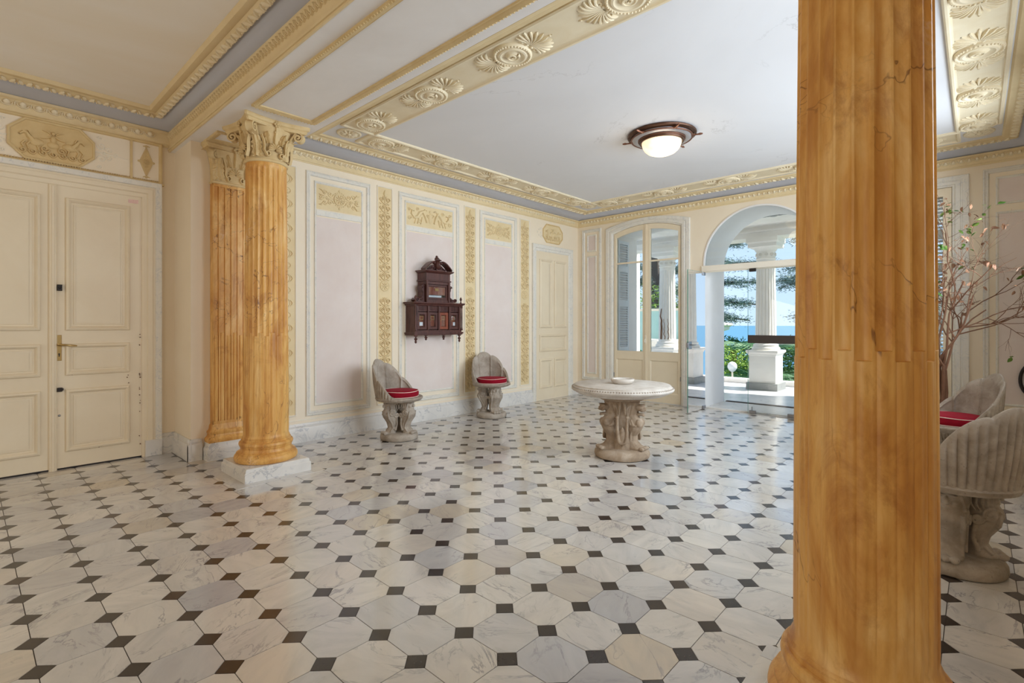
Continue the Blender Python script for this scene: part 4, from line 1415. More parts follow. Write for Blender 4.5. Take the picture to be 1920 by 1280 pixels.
def grotesque_leg(mb, th, r_in, z0, z1, sc):
    """scrolled beast leg with a bearded face under the seat"""
    mb.xf = polar(th)
    H = z1 - z0
    R = lambda q: r_in + q * sc
    S = lambda q: q * sc
    Z = lambda t: z0 + H * t
    prof = [(0.00, .112, .058, .052), (.05, .116, .060, .054), (.10, .104, .044, .044), (.20, .094, .036, .040), (.34, .096, .046, .048), (.48, .106, .064, .056),
            (.60, .114, .074, .060), (.68, .114, .070, .058), (.76, .110, .056, .052), (.86, .108, .054, .050), (.94, .106, .056, .054), (1.0, .100, .058, .058)]
    mb.loft([[(S(b) * sin(2 * pi * k / 16), Z(t), R(rc) + S(a) * cos(2 * pi * k / 16)) for k in range(16)] for t, rc, a, b in prof], True, True, True)
    z = Z(.86)
    mb.ball((0, z + S(.000), R(.170)), S(.011), S(.018), S(.018), 8, 6)      # nose
    mb.ball((0, z - S(.008), R(.176)), S(.015), S(.009), S(.012), 8, 6)
    mb.ball((0, z - S(.026), R(.162)), S(.022), S(.006), S(.012), 8, 6)      # lips
    mb.ball((0, z - S(.040), R(.160)), S(.018), S(.007), S(.012), 8, 6)
    mb.ball((0, z - S(.062), R(.158)), S(.020), S(.016), S(.014), 8, 6)      # bearded chin
    for d in (1, -1):
        mb.ball((d * S(.020), z + S(.020), R(.156)), S(.018), S(.007), S(.014), 8, 6)
        mb.ball((d * S(.026), z - S(.012), R(.148)), S(.016), S(.014), S(.016), 8, 6)
        n = 22
        for cw, cv, r, tn, st in ((.120, .64, .034, 1.5, pi * .3), (.070, .58, .026, -1.3, 0)):
            path = [(d * S(.060), Z(cv) + S(r * (1 - .82 * k / n)) * sin(st + 2 * pi * tn * k / n), R(cw) + S(r * (1 - .82 * k / n)) * cos(st + 2 * pi * tn * k / n)) for k in range(n + 1)]
            mb.tube(path, [S(.0065)] * (n + 1), 7)
            mb.ball((d * S(.056), Z(cv), R(cw)), S(.012), S(.008), S(.008), 8, 5)
        mb.tube([(d * S(.056), Z(.68), R(.160)), (d * S(.056), Z(.50), R(.150)), (d * S(.046), Z(.32), R(.112)), (d * S(.042), Z(.18), R(.100)), (d * S(.048), Z(.08), R(.13))], [S(.008)] * 5, 7)
        mb.tube([(d * S(.050), Z(.50), R(.066)), (d * S(.046), Z(.30), R(.060)), (d * S(.048), Z(.10), R(.078))], [S(.009)] * 3, 7)
        mb.tube([(d * S(.050), Z(.46), R(.108)), (d * S(.046), Z(.30), R(.086)), (d * S(.044), Z(.14), R(.088))], [S(.006)] * 3, 6)
        for q in range(5):                                                     # locks of hair
            mb.tube([(d * S(.014 + .010 * q), z + S(.040), R(.150 - .014 * q)), (d * S(.046), z + S(.016), R(.132 - .020 * q)), (d * S(.056), z - S(.022), R(.128 - .020 * q)), (d * S(.054), z - S(.056), R(.132 - .016 * q))], [S(.006), S(.007), S(.006), S(.003)], 6)
    for q in (-1, 0, 1):
        mb.ball((q * S(.032), z0 + S(.014), R(.172)), S(.017), S(.017), S(.022), 8, 6)
    for q in range(5):                                                         # feathered breast
        for e in (-1, 0, 1):
            mb.ball((e * S(.020), Z(.62 - .075 * q) - S(.006) * abs(e), R(.182 - .014 * q - .006 * abs(e))), S(.014), S(.013), S(.008), 8, 5)
    mb.xf = None

def shell_height(ph):
    """top edge of the scallop back; ph = angle from the middle of the back"""
    a = abs(ph)
    env = .474 + .401 * (0.5 + 0.5 * cos(min(pi, a * 1.52))) ** .85
    lobe = .038 * sqrt(abs(cos(ph * pi / radians(41)))) - .024
    return env + lobe * max(0.0, min(1, (1.95 - a) / .35))

def shell_chair(label, loc, rz, group='carved stone shell chairs'):
    root = thing('shell_chair', (*loc, 0), rz, label, 'chair', group)
    m = MB(); m.lathe([(.19, 0), (.207, .006), (.213, .022), (.210, .050), (.200, .066), (.186, .074), (.12, .080), (.02, .080)], n=40)
    m.build('base', MAT['stone'], root, 40)
    for k in range(3):
        m = MB(); grotesque_leg(m, k * 2 * pi / 3, -.016, .070, .440, 1.18)
        if k == 0:
            lg = fuse(m.build('leg', MAT['stone'], root, 50), .0042, 2)
        else:
            o = put('leg', lg.data, root); o.rotation_euler = (0, 0, k * 2 * pi / 3)
    m = MB()
    m.lathe([(.12, .425), (.21, .430), (.245, .440), (.262, .456), (.268, .470), (.262, .480), (.245, .483), (.02, .478)], n=48)
    m.build('seat', MAT['stone'], root, 40)
    # scallop back: the middle of the back is at local -X
    m = MB()
    N, Vn = 236, 12
    A = radians(118)
    outer, inner = [], []
    for i in range(N + 1):
        ph = -A + 2 * A * i / N
        th = pi + ph
        h = shell_height(ph)
        fade = max(0.0, min(1, (A - .12 - abs(ph)) / .30))
        co, ci = [], []
        for j in range(Vn + 1):
            t = j / Vn
            z = .445 + (h - .445) * t
            lean = .060 * ((z - .445) / .42) ** 1.15
            g = .017 * (1 - abs(sin(ph * 23)) ** .6) * min(1, (1 - t) * 5) * min(1, t * 6) * fade
            ro = .258 + lean - g + .010 * sin(pi * min(1, t * 1.0)) - .010 * t * t
            co.append((ro * cos(th), ro * sin(th), z))
            lob = ph * pi / radians(41)
            gr = abs(cos(lob))                             # 0 on the line between two lobes
            rib = fade * .016 * max(0, 1 - gr / .25) * min(1, t * 3) + fade * .013 * max(0, 1 - abs(t - .90) / .07)
            ri = .226 + lean - rib + .004 * gr
            ci.append((ri * cos(th), ri * sin(th), z))
        outer.append(co); inner.append(ci)
    rings = []
    for co, ci in zip(outer, inner):
        top = [((co[-1][0] * .75 + ci[-1][0] * .25), (co[-1][1] * .75 + ci[-1][1] * .25), co[-1][2] + .010), ((co[-1][0] * .25 + ci[-1][0] * .75), (co[-1][1] * .25 + ci[-1][1] * .75), co[-1][2] + .010)]
        rings.append(co + top + ci[::-1])
    m.loft(rings, True, True)
    m.build('shell_back', MAT['stone'], root, 50)
    return root

def cushion(label, loc, rz, z=.481, group='red velvet seat cushions'):
    root = thing('seat_cushion', (loc[0], loc[1], z), rz, label, 'cushion', group)
    m = MB(); m.lathe([(.02, 0), (.195, .001), (.207, .008), (.213, .028), (.212, .050), (.206, .064), (.19, .072), (.12, .078), (.02, .080)], n=48)
    m.build('cushion_body', MAT['red'], root, 50)
    for z2, r in ((.006, .2085), (.066, .2075)):
        m = MB(); m.tube([(r * cos(2 * pi * k / 48), r * sin(2 * pi * k / 48), z2 + (.003 if z2 > .05 else 0) * sin(6 * pi * k / 48)) for k in range(49)], .0034, 6, False)
        m.build('piping', MAT['piping'], root, 60)
    return root

CH = [((-4.85, 3.375), radians(22), 'carved stone shell chair turned sideways left of the wooden cabinet', 'red velvet cushion on the sideways stone chair, nearest the left column'),
      ((-5.035, 5.05), radians(-22), 'carved stone shell chair facing us right of the wooden cabinet', 'red velvet cushion on the stone chair right of the cabinet'),
      ((-0.085, 3.64), radians(140), 'large carved stone shell chair seen from behind beside the near column', None),
      ((-0.13, 5.55), radians(212), 'carved stone shell chair below the dry plant, farther of the two at right', 'dark red velvet cushion on the chair below the dry plant')]
first = None
for loc, rz, lab, clab in CH:
    if first is None:
        first = ch = shell_chair(lab, loc, rz)
    else:
        ch = copy_tree(first); ch.location = (*loc, 0); ch.rotation_euler = (0, 0, rz); ch['label'] = lab
    if clab:
        cushion(clab, (loc[0] + .008 * cos(rz), loc[1] + .008 * sin(rz)), rz)

# ------------------------------------------------------------------ round table
TB = (-2.585, 4.42)
root = thing('stone_table', (*TB, 0), radians(-59), 'round carved stone table on a pedestal of winged lions', 'table')
m = MB(); m.lathe([(.24, 0), (.262, .008), (.270, .030), (.266, .055), (.252, .070), (.246, .078), (.232, .088), (.16, .094), (.02, .094)], n=48)
m.build('base', MAT['stone_table'], root, 40)
for k in range(3):
    if k == 0:
        m = MB(); lion_figure(m, 0.0, -.012, .086, .575)
        li = fuse(m.build('lion', MAT['stone_table'], root, 50), .0038, 2)
    else:
        li = put('lion', li.data, root)
    li.rotation_euler = (0, 0, pi + (k - 1) * radians(118))
m = MB()
m.lathe([(.14, .085), (.125, .20), (.12, .40), (.15, .56)], n=20)
for k in range(3):                                     # drapery hanging between the lions
    P = polar(k * 2 * pi / 3); m.xf = P
    for q, s in ((0, 1.0),):
        path = [(s * .046 * (1 if t < 8 else -1 if t > 8 else 0) * abs(cos(pi * t / 16)) ** .45, .40 - s * .24 * sin(pi * t / 16) ** .8, .150 + .040 * sin(pi * t / 16)) for t in range(17)]
        m.tube(path, .015, 8)
    m.ball((.046, .405, .155), .018, .018, .018, 8, 5); m.ball((-.046, .405, .155), .018, .018, .018, 8, 5)
    m.ball((0, .22, .165), .030, .10, .024, 8, 6)
    for d in (1, -1):
        m.tube([(d * .02, .56, .150), (d * .026, .50, .160), (d * .03, .43, .150)], [.016, .016, .008], 6)
m.xf = None
fuse(m.build('pedestal_core', MAT['stone_table'], root, 50), .005, 2)
m = MB(); m.lathe([(.10, .560), (.205, .562), (.222, .572), (.226, .588), (.240, .600), (.30, .606), (.02, .612)], n=48)
m.build('neck', MAT['stone_table'], root, 40)
m = MB(); m.lathe([(.02, .603), (.34, .604), (.400, .612), (.428, .624), (.436, .636), (.462, .640), (.466, .648), (.484, .652), (.495, .662), (.497, .672), (.490, .684), (.476, .694), (.466, .697), (.466, .708), (.462, .711), (.02, .7115)], n=72)
tp = m.build('table_top', MAT['stone_top'], root, 40)
m = MB()
for k in range(120):
    a = 2 * pi * k / 120
    m.xf = polar(a); m.ball((0, .685, .487), .010, .008, .007, 6, 4)
m.xf = None
m.build('carved_edge', MAT['stone'], tp, 50)
bowl = MB(); bowl.lathe([(.080, 0), (.092, .004), (.110, .024), (.116, .036), (.114, .048), (.106, .052), (.096, .050), (.088, .036), (.060, .024), (.01, .023)], n=40)
b = bowl.build('stone_ashtray', MAT['stone_top'], None, 40)
b.location = (TB[0] - .01, TB[1] + .03, .711)
tag(b, 'shallow round stone dish on the round table', 'dish')

# ------------------------------------------------------------------ letter cabinet
CX = XL + .026
PC = on_x(CX)
CY0, CY1 = 3.915, 4.705                                 # front body
FD = .20
root = thing('letter_cabinet', (XL, (CY0 + CY1) / 2, 1.10), 0, 'dark carved wooden letter cabinet with four glazed doors on the wall', 'cabinet')
cmid = (CY0 + CY1) / 2
W = (CY1 - CY0) / 2
PK = lambda u, v, w: (w + .001, u, v - 1.10)           # u from the middle, v = height above floor, w out from the wall
B0, B1 = 1.195, 1.560                                   # lower body
m = MB(PK)
m.box(-W - .001, W + .001, B0, B0 + .03, 0, FD); m.box(-W + .001, W - .001, B1 - .09, B1, .001, FD - .011); m.box(-W + .001, W - .001, B0 + .001, B1, .001, .012)
m.box(-W, -W + .02, B0, B1, 0, FD - .01); m.box(W - .02, W, B0, B1, 0, FD - .01)
m.box(-W - .02, W + .02, B0 - .022, B0 + .002, 0, FD + .018); m.box(-W - .012, W + .012, B0 - .036, B0 - .02, 0, FD + .008)
m.loft([[(-W - s, v, 0), (-W - s, v, FD + s), (W + s, v, FD + s), (W + s, v, 0)] for s, v in ((.0, B1 - .02), (.012, B1 - .012), (.016, B1), (.034, B1 + .012), (.038, B1 + .022), (.038, B1 + .030), (0, B1 + .031))], False, False)
m.face((-W - .038, B1 + .030, 0), (-W - .038, B1 + .030, FD + .038), (W + .038, B1 + .030, FD + .038), (W + .038, B1 + .030, 0))
body = m.build('body', MAT['wood'], root, 30)
m = MB(PK)
for k in range(52):                                    # fluted frieze above the doors
    u = -W + .05 + (2 * W - .10) * (k + .5) / 52
    if k % 13 in (0, 12):
        continue
    m.box(u - .0042, u + .0042, B1 - .078, B1 - .026, FD - .012, FD - .003)
tag(m.build('fluted_frieze', MAT['wood'], body, 0), None, None, None, 'stuff')
for k in range(5):
    u = -W + .035 + (2 * W - .07) * k / 4
    m = MB(PK); m.bbox(u - .014, u + .014, B0 + .03, B1 - .01, FD - .03, FD + .004, .003); m.box(u - .018, u + .018, B1 - .085, B1 - .022, FD - .01, FD + .010)
    m.build('stile', MAT['wood'], body, 0)
for d in (1, -1):                                       # turned corner columns
    m = MB()
    cyl = [(.012, .0), (.016, .01), (.012, .03), (.009, .05), (.011, .18), (.008, .30), (.013, .315), (.013, .34)]
    m.lathe(cyl, (FD + .012, d * (W - .002), B0 + .02 - 1.10), 12)
    m.build('corner_column', MAT['wood'], body, 40)
DW = (2 * W - .07) / 4
for k in range(4):
    a0 = -W + .035 + DW * k + .016; a1 = a0 + DW - .032
    m = MB(PK); m.frame(a0, a1, B0 + .04, B1 - .10, [(0, FD - .03), (0, FD - .012), (.030, FD - .012), (.034, FD - .018), (.040, FD - .03)])
    d = m.build('cabinet_door', MAT['wood_red' if k == 2 else 'wood'], body, 30)
    m = MB(PK); m.box(a0 + .038, a1 - .038, B0 + .082, B1 - .145, FD - .040, FD - .036)
    m.build('back_board', MAT['wood_red'], d, 0)
    m = MB(PK); m.box(a0 + .036, a1 - .036, B0 + .080, B1 - .143, FD - .029, FD - .026)
    m.build('pane', MAT['glass'], d, 0)
    m = MB(PK); m.frame((a0 + a1) / 2 - .030, (a0 + a1) / 2 + .030, B0 + .165, B0 + .215, [(0, FD - .036), (0, FD - .030), (.006, FD - .030), (.007, FD - .036)])
    m.build('label_holder', MAT['brass'], d, 0)
    m = MB(PK)
    if k in (0, 3):
        m.box((a0 + a1) / 2 - .030 + .01 * k, (a0 + a1) / 2 + .022 + .006 * k, B0 + .088, B0 + .135, FD - .036, FD - .033)
        m.build('letter', MAT['paper'], d, 0)
    m = MB(PK); m.boss(a0 + .015, (B0 + B1) / 2 - .03, .007, .012, FD - .012, 8); m.build('door_knob', MAT['brass'], d, 30)
# upper case
UW, U0, U1 = .198, B1 + .03, 1.872
m = MB(PK)
m.box(-UW + .001, UW - .001, U0 + .001, U1 - .001, .001, .012); m.box(-UW, -UW + .03, U0, U1, 0, FD - .02); m.box(UW - .03, UW, U0, U1, 0, FD - .02)
m.box(-UW + .001, UW - .001, U1 - .04, U1 - .001, .001, FD - .021); m.box(-UW + .001, UW - .001, U0 + .001, U0 + .03, .001, FD - .021)
m.box(-UW + .03, UW - .03, U0 + .03, U0 + .042, 0, FD - .03)
for d in (1, -1):
    m.bbox(d * (UW - .012) - .016, d * (UW - .012) + .016, U0, U1, FD - .03, FD - .008, .003)
m.loft([[(-UW - s, v, 0), (-UW - s, v, FD - .02 + s), (UW + s, v, FD - .02 + s), (UW + s, v, 0)] for s, v in ((0, U1 - .005), (.016, U1), (.016, U1 + .016), (.004, U1 + .020), (.004, U1 + .105), (.014, U1 + .112), (.034, U1 + .124), (.044, U1 + .134), (.044, U1 + .142), (0, U1 + .143))], False, False)
up = m.build('upper_case', MAT['wood'], root, 30)
m = MB(PK); m.frame(-UW + .03, UW - .03, U0 + .045, U1 - .045, [(0, FD - .05), (0, FD - .035), (.022, FD - .035), (.026, FD - .045)])
d = m.build('cabinet_door', MAT['wood'], up, 30)
m = MB(PK); m.box(-UW + .052, UW - .052, U0 + .105, U1 - .065, FD - .06, FD - .054); m.build('back_board', MAT['wood_red'], d, 0)
m = MB(PK); m.box(-UW + .052, UW - .052, U0 + .066, U1 - .065, FD - .050, FD - .047); m.build('pane', MAT['glass'], d, 0)
m = MB(PK); m.box(-.030, .030, U1 - .125, U1 - .090, FD - .054, FD - .050); m.build('brass_plate', MAT['brass'], d, 0)
m = MB(PK); m.box(-.10, .12, U0 + .070, U0 + .100, FD - .12, FD - .10); m.build('letter', MAT['paper'], d, 0)
for d in (1, -1):                                       # scrolled side brackets
    m = MB(lambda u, v, w, d=d: PK(d * u, v, w))
    path = [(UW + .01, U0 + .24), (UW + .045, U0 + .22), (UW + .05, U0 + .17), (UW + .025, U0 + .13), (UW + .035, U0 + .08), (UW + .08, U0 + .05), (UW + .13, U0 + .055), (UW + .155, U0 + .03), (UW + .13, U0 + .008), (UW, U0 + .002)]
    m.prism(path, .05, FD - .05)
    m.ridge(spiral(UW + .035, U0 + .205, .028, .004, 0, 1.3, 14), .006, .012, FD - .05)
    m.ridge(spiral(UW + .12, U0 + .035, .026, .004, 0, 1.3, 14), .006, .012, FD - .05)
    m.ridge(spiral(UW + .06, U0 + .040, .022, .004, 2, 1.3, 14), .006, .012, FD - .05)
    m.build('scroll_bracket', MAT['wood'], up, 40)
    m = MB(); m.lathe([(.010, 0), (.016, .006), (.008, .018), (.007, .03), (.016, .045), (.018, .058), (.010, .075), (.004, .085)], (FD - .0, d * (W - .01), B1 + .03 - 1.10), 12)
    m.build('finial', MAT['wood'], body, 40)
# broken pediment with cartouche
PT = U1 + .142
m = MB(PK); m.prism([(-.165, PT), (.165, PT), (.13, PT + .035), (.08, PT + .075), (.03, PT + .090), (-.03, PT + .090), (-.08, PT + .075), (-.13, PT + .035)], FD - .10, FD - .05)
for d in (1, -1):
    arc = [(d * (.225 - .165 * (t / 8)), PT + .002 + .105 * sin(pi / 2 * t / 8)) for t in range(9)]
    rows = [[(u, v, FD - .10), (u, v, FD - .012), (u, v + .012, FD + .004), (u, v + .024, FD + .006), (u, v + .024, FD - .10)] for u, v in arc]
    m.loft(rows, True, True)
    for k in range(4):
        m.ridge(spiral(d * (.05 + .030 * k), PT + .024 + .010 * (2 - abs(k - 1)), .016, .003, k, 1.2, 12), .005, .014, FD - .05)
    m.boss(d * .060, PT + .108, .024, .03, FD - .04, 8)
pd = m.build('pediment', MAT['wood'], up, 30)
m = MB(PK)
m.boss(0, PT + .080, .046, .060, FD - .05, 12, .072)
m.boss(0, PT + .084, .028, .032, FD - .015, 10, .045)
m.boss(0, PT + .160, .032, .050, FD - .06, 10, .028)
m.ridge([(-.048, PT + .140), (0, PT + .152), (.048, PT + .140)], [.008, .018, .008], .045, FD - .05)
m.boss(0, PT + .190, .014, .03, FD - .06, 8, .020)
m.ridge([(-.045, PT + .02), (0, PT + .004), (.045, PT + .02)], [.01, .02, .01], .045, FD - .05)
m.build('cartouche', MAT['wood'], pd, 40)
for u in (-W + .02, -W * .40, W * .36, W - .03):        # turned drops below
    big = abs(u) > .3
    s = 1.25 if big else .85
    m = MB(); m.lathe([(.004, -.085 * s), (.012, -.078 * s), (.016, -.066 * s), (.009, -.056 * s), (.020, -.046 * s), (.022, -.036 * s), (.010, -.028 * s), (.010, -.018 * s), (.024, -.012 * s), (.026, -.002), (.026, .004)], (FD - .01 if big else FD * .6, u, B0 - .034 - 1.10), 14)
    m.build('drop_finial', MAT['wood'], body, 40)
root.location = (XL + .016, cmid, 1.10)

# ------------------------------------------------------------------ ceiling lamp
LX, LY = -2.465, 5.03
root = thing('ceiling_lamp', (LX, LY, ZC), 0, 'round copper ceiling lamp with a lit frosted glass bowl', 'lamp')
m = MB(); m.lathe([(.05, -.001), (.345, -.001), (.355, -.012), (.350, -.026), (.335, -.030), (.325, -.036), (.30, -.040), (.05, -.040)][::-1], n=48)
m.build('ceiling_plate', MAT['bronze_dark'], root, 40)
m = MB(); m.lathe([(.235, -.042), (.24, -.060), (.262, -.066), (.285, -.064), (.300, -.056), (.310, -.050), (.312, -.040)], n=48, caps=False)
m.build('patinated_ring', MAT['patina'], root, 40)
m = MB(); m.lathe([(.200, -.04), (.206, -.085), (.214, -.094), (.226, -.092), (.232, -.080), (.236, -.046)], n=48, caps=False)
m.build('collar', MAT['bronze_dark'], root, 40)
for r, z, t in ((.312, -.052, .008), (.238, -.066, .006)):
    m = MB(); m.tube([(r * cos(2 * pi * k / 48), r * sin(2 * pi * k / 48), z) for k in range(49)], t, 8, False)
    m.build('rim', MAT['bronze'], root, 60)
for k in range(6):
    a = radians(20) + k * pi / 3
    m = MB(polar(a)); m.tube([(0, -.050, .30), (0, -.052, .36), (0, -.050, .385), (0, -.050, .41)], [.010, .008, .013, .007], 8)
    m.ball((0, -.048, .318), .024, .012, .016, 8, 5)
    for q in (-1, 1):
        m.ball((q * .028, -.050, .305), .014, .010, .012, 8, 5)
    m.build('handle', MAT['bronze'], root, 40)
m = MB(); m.lathe([(.204, -.085), (.203, -.105), (.194, -.135), (.176, -.165), (.146, -.192), (.100, -.212), (.05, -.222), (.004, -.225)], n=40, caps=False)
m.build('glass_bowl', MAT['lamp_dome'], root, 60)
ld = bpy.data.lights.new('lamp_light', 'POINT'); ld.energy = 4; ld.color = (1.0, .82, .60); ld.shadow_soft_size = .15
lo = bpy.data.objects.new('lamp_light', ld); lo.location = (LX, LY, ZC - .40); COL.objects.link(lo)
# ================================================================== french window, shuttered window, glass doors
PF = on_y(YF)
def arc_pts(x0, x1, top, n=14):
    return [(x0 + (x1 - x0) * k / n, top(x0 + (x1 - x0) * k / n)) for k in range(n + 1)]
# casing with segmental head
def casing_poly(o):
    """outline of the casing at outward offset o from the opening"""
    x0, x1 = FW['x0'] - o, FW['x1'] + o
    pts = [(x0, 0)]
    n = 16
    for k in range(n + 1):
        x = x0 + (x1 - x0) * k / n
        xi = FW['x0'] + (FW['x1'] - FW['x0']) * k / n
        pts.append((x, fw_top(xi) + o * .70))
    pts.append((x1, 0))
    return pts
m = MB(PF)
rings = []
for o, h in ((.155, 0), (.155, .026), (.148, .034), (.095, .034), (.088, .026), (.078, .026), (.070, .034), (.030, .030), (.020, .014), (.004, .010), (0, -.02)):
    rings.append([(u, v, h) for u, v in casing_poly(o)])
m.loft(rings, False, False, True)
WIN1 = tag(m.build('window_1', MAT['marble_frame'], None, 30), 'arched french window with two glazed leaves beside the corner', None, None, 'structure')
m = MB(PF)
for u in (FW['x0'] - .16, FW['x1'] + .055):
    m.bbox(u, u + .105, 0, .17, 0, .042, .004)
m.build('casing_plinth', MAT['marble_white'], WIN1, 0)
def leaf_frame(x0, x1, g0, g1, gz0, name_parent, hinge):
    m = MB(PF)
    w0, w1 = -.045, .004
    n = 10
    xs = [x0 + (x1 - x0) * k / n for k in range(n + 1)]
    top = lambda x: fw_top(x, .006)
    # stiles
    m.prism([(x0, .012), (g0, .012), (g0, top(g0)), (x0, top(x0))], w0, w1)
    m.prism([(g1, .012), (x1, .012), (x1, top(x1)), (g1, top(g1))], w0, w1)
    # head rail follows the arch
    gx = [g0 + (g1 - g0) * k / n for k in range(n + 1)]
    gt = lambda x: fw_top(x, .090)
    m.loft([[(x, gt(x), w0), (x, gt(x), w1), (x, top(x), w1), (x, top(x), w0)] for x in gx], True, True)
    # middle rail and foot rail
    m.prism([(g0, .70), (g1, .70), (g1, gz0), (g0, gz0)], w0, w1)
    m.prism([(g0, .012), (g1, .012), (g1, .16), (g0, .16)], w0, w1)
    leaf = m.build('window_leaf', MAT['door_paint'], name_parent, 30)
    m = MB(PF); m.frame(g0, g1, .16, .70, [(0, w1), (.010, -.006), (.018, -.010)], -.010); m.build('wood_panel', MAT['door_paint'], leaf, 30)
    m = MB(PF); m.box(g0, g1, 2.352, 2.378, -.04, -.002); m.build('glazing_bar', MAT['door_paint'], leaf, 0)
    m = MB(PF); m.prism([(g0, gz0), (g1, gz0), (g1, 2.354), (g0, 2.354)], -.024, -.020); m.build('pane', MAT['glass'], leaf, 0)
    m = MB(PF)
    m.loft([[(x, 2.376, -.024), (x, 2.376, -.020), (x, gt(x) + .004, -.020), (x, gt(x) + .004, -.024)] for x in gx], True, True)
    m.build('pane', MAT['glass'], leaf, 30)
    m = MB(PF)
    for z in (.42, 1.35, 2.5):
        m.tube([(hinge, z - .035, .008), (hinge, z + .035, .008)], .007, 8)
        break
    m.build('hinge', MAT['steel'], leaf, 40)
    return leaf
leaf_frame(-4.712, -4.106, -4.669, -4.164, .842, WIN1, -4.714)
lr = leaf_frame(-4.100, -3.496, -4.026, -3.534, .842, WIN1, -3.494)
m = MB(PF); m.prism([(-4.118, .012), (-4.082, .012), (-4.082, fw_top(-4.1, .008)), (-4.118, fw_top(-4.1, .008))], .003, .018)
m.build('meeting_bead', MAT['door_paint'], WIN1, 0)
m = MB(PF); m.bbox(-4.112, -4.088, .98, 1.12, .016, .024, .003); m.tube([(-4.10, 1.05, .02), (-4.10, 1.05, .05), (-4.10, 1.00, .058)], .008, 8)
m.build('window_latch', MAT['cream_light'], WIN1, 40)
m = MB(PF); m.box(FW['x0'], FW['x1'], -.01, .010, -WT, .0); m.build('window_sill', MAT['marble_white'], WIN1, 0)
m = MB(PF)
m.box(FW['x0'] - .002, FW['x0'] + .004, .01, 2.88, -WT - .004, -.05); m.box(FW['x1'] - .004, FW['x1'] + .002, .01, 2.88, -WT - .004, -.05)
m.loft([[(FW['x0'] + (FW['x1'] - FW['x0']) * k / 12, fw_top(FW['x0'] + (FW['x1'] - FW['x0']) * k / 12) - o, w) for o, w in ((.003, -.05), (.003, -WT - .004), (-.003, -WT - .004), (-.003, -.05))] for k in range(13)], True, True)
m.build('reveal_lining', MAT['plaster_white'], WIN1, 30)

# louvred shutter folded into the reveal
def shutter(root, P, u0, u1, v0, v1, cells, t=.03):
    """frame in the (u, v) plane of map P with individual louvres"""
    m = MB(P)
    s = .045
    m.box(u0, u0 + s, v0, v1, 0, t); m.box(u1 - s, u1, v0, v1, 0, t)
    m.box(u0 + s, u1 - s, v0, v0 + .06, 0, t); m.box(u0 + s, u1 - s, v1 - .06, v1, 0, t)
    for a, b in zip(cells, cells[1:]):
        m.box(u0 + s, u1 - s, a[1], b[0], 0, t)
    m.build('shutter_frame', MAT['shutter'], root, 0)
    sl = None
    for a, b in cells:
        n = max(3, int((b - a) / .042))
        for k in range(n):
            v = a + (b - a) * (k + .5) / n
            if sl is None:
                q = MB(P)
                q.loft([[(u, v - .016, t * .9), (u, v - .010, t * .9 + .004), (u, v + .016, t * .25), (u, v + .010, t * .10)] for u in (u0 + s, u1 - s)], True, True)
                sl = q.build('slat', MAT['shutter'], root, 0); vz = v
            else:
                o = sl.copy(); COL.objects.link(o); o.location = (0, 0, v - vz)
shr = thing('louvred_shutter', (FW['x0'] + .005, YF + .10, 0.05), 0, 'pale blue-white louvred shutter folded back outside the french window', 'shutter')
shutter(shr, lambda u, v, w: (w, u, v - .05), 0.0, .36, .05, 2.80, [(.12, .78), (.90, 1.62), (1.74, 2.24), (2.36, 2.74)])
# shuttered window at the right end of the entrance wall
m = MB(PF)
rings = []
for o, h in ((.150, 0), (.150, .026), (.143, .034), (.095, .034), (.088, .026), (.078, .026), (.070, .034), (.030, .030), (.020, .014), (.004, .010), (0, -.02)):
    rings.append([(W2['x0'] - o, 0, h), (W2['x0'] - o, W2['top'] + o * .8, h), (W2['x1'] + o, W2['top'] + o * .8, h), (W2['x1'] + o, 0, h)])
m.loft(rings, False, False, True)
WIN2 = tag(m.build('window_2', MAT['marble_frame'], None, 30), 'tall window with closed white louvres behind the dry plant', None, None, 'structure')
for x0, x1 in ((-1.125, -.674), (-.668, -.214)):
    m = MB(PF); g0, g1 = x0 + .07, x1 - .075
    m.box(x0, g0, .012, 2.895, -.045, .004); m.box(g1, x1, .012, 2.895, -.045, .004); m.box(g0, g1, 2.80, 2.895, -.045, .004); m.box(g0, g1, .70, .80, -.045, .004); m.box(g0, g1, .012, .16, -.045, .004)
    lf = m.build('window_leaf', MAT['door_paint'], WIN2, 0)
    m = MB(PF); m.frame(g0, g1, .16, .70, [(0, .004), (.010, -.006), (.018, -.010)], -.010); m.build('wood_panel', MAT['door_paint'], lf, 30)
    m = MB(PF); m.box(g0, g1, .80, 2.80, -.024, -.020); m.build('pane', MAT['glass'], lf, 0)
for q, x0, x1, in ((0, W2['x0'] + .002, -.672), (1, -.670, W2['x1'] - .002)):
    sh = thing('louvred_shutter', (x0, YF + .16, .05), 0, 'closed white louvred shutter behind the right-hand window, ' + ('leaf beside the arch' if q == 0 else 'leaf beside the rosy panel'), 'shutter', 'closed window shutters')
    shutter(sh, lambda u, v, w: (u, -w, v - .05), 0, x1 - x0, .05, 2.86, [(.12, .70), (.82, 1.30), (1.42, 1.92), (2.04, 2.32), (2.44, 2.80)])

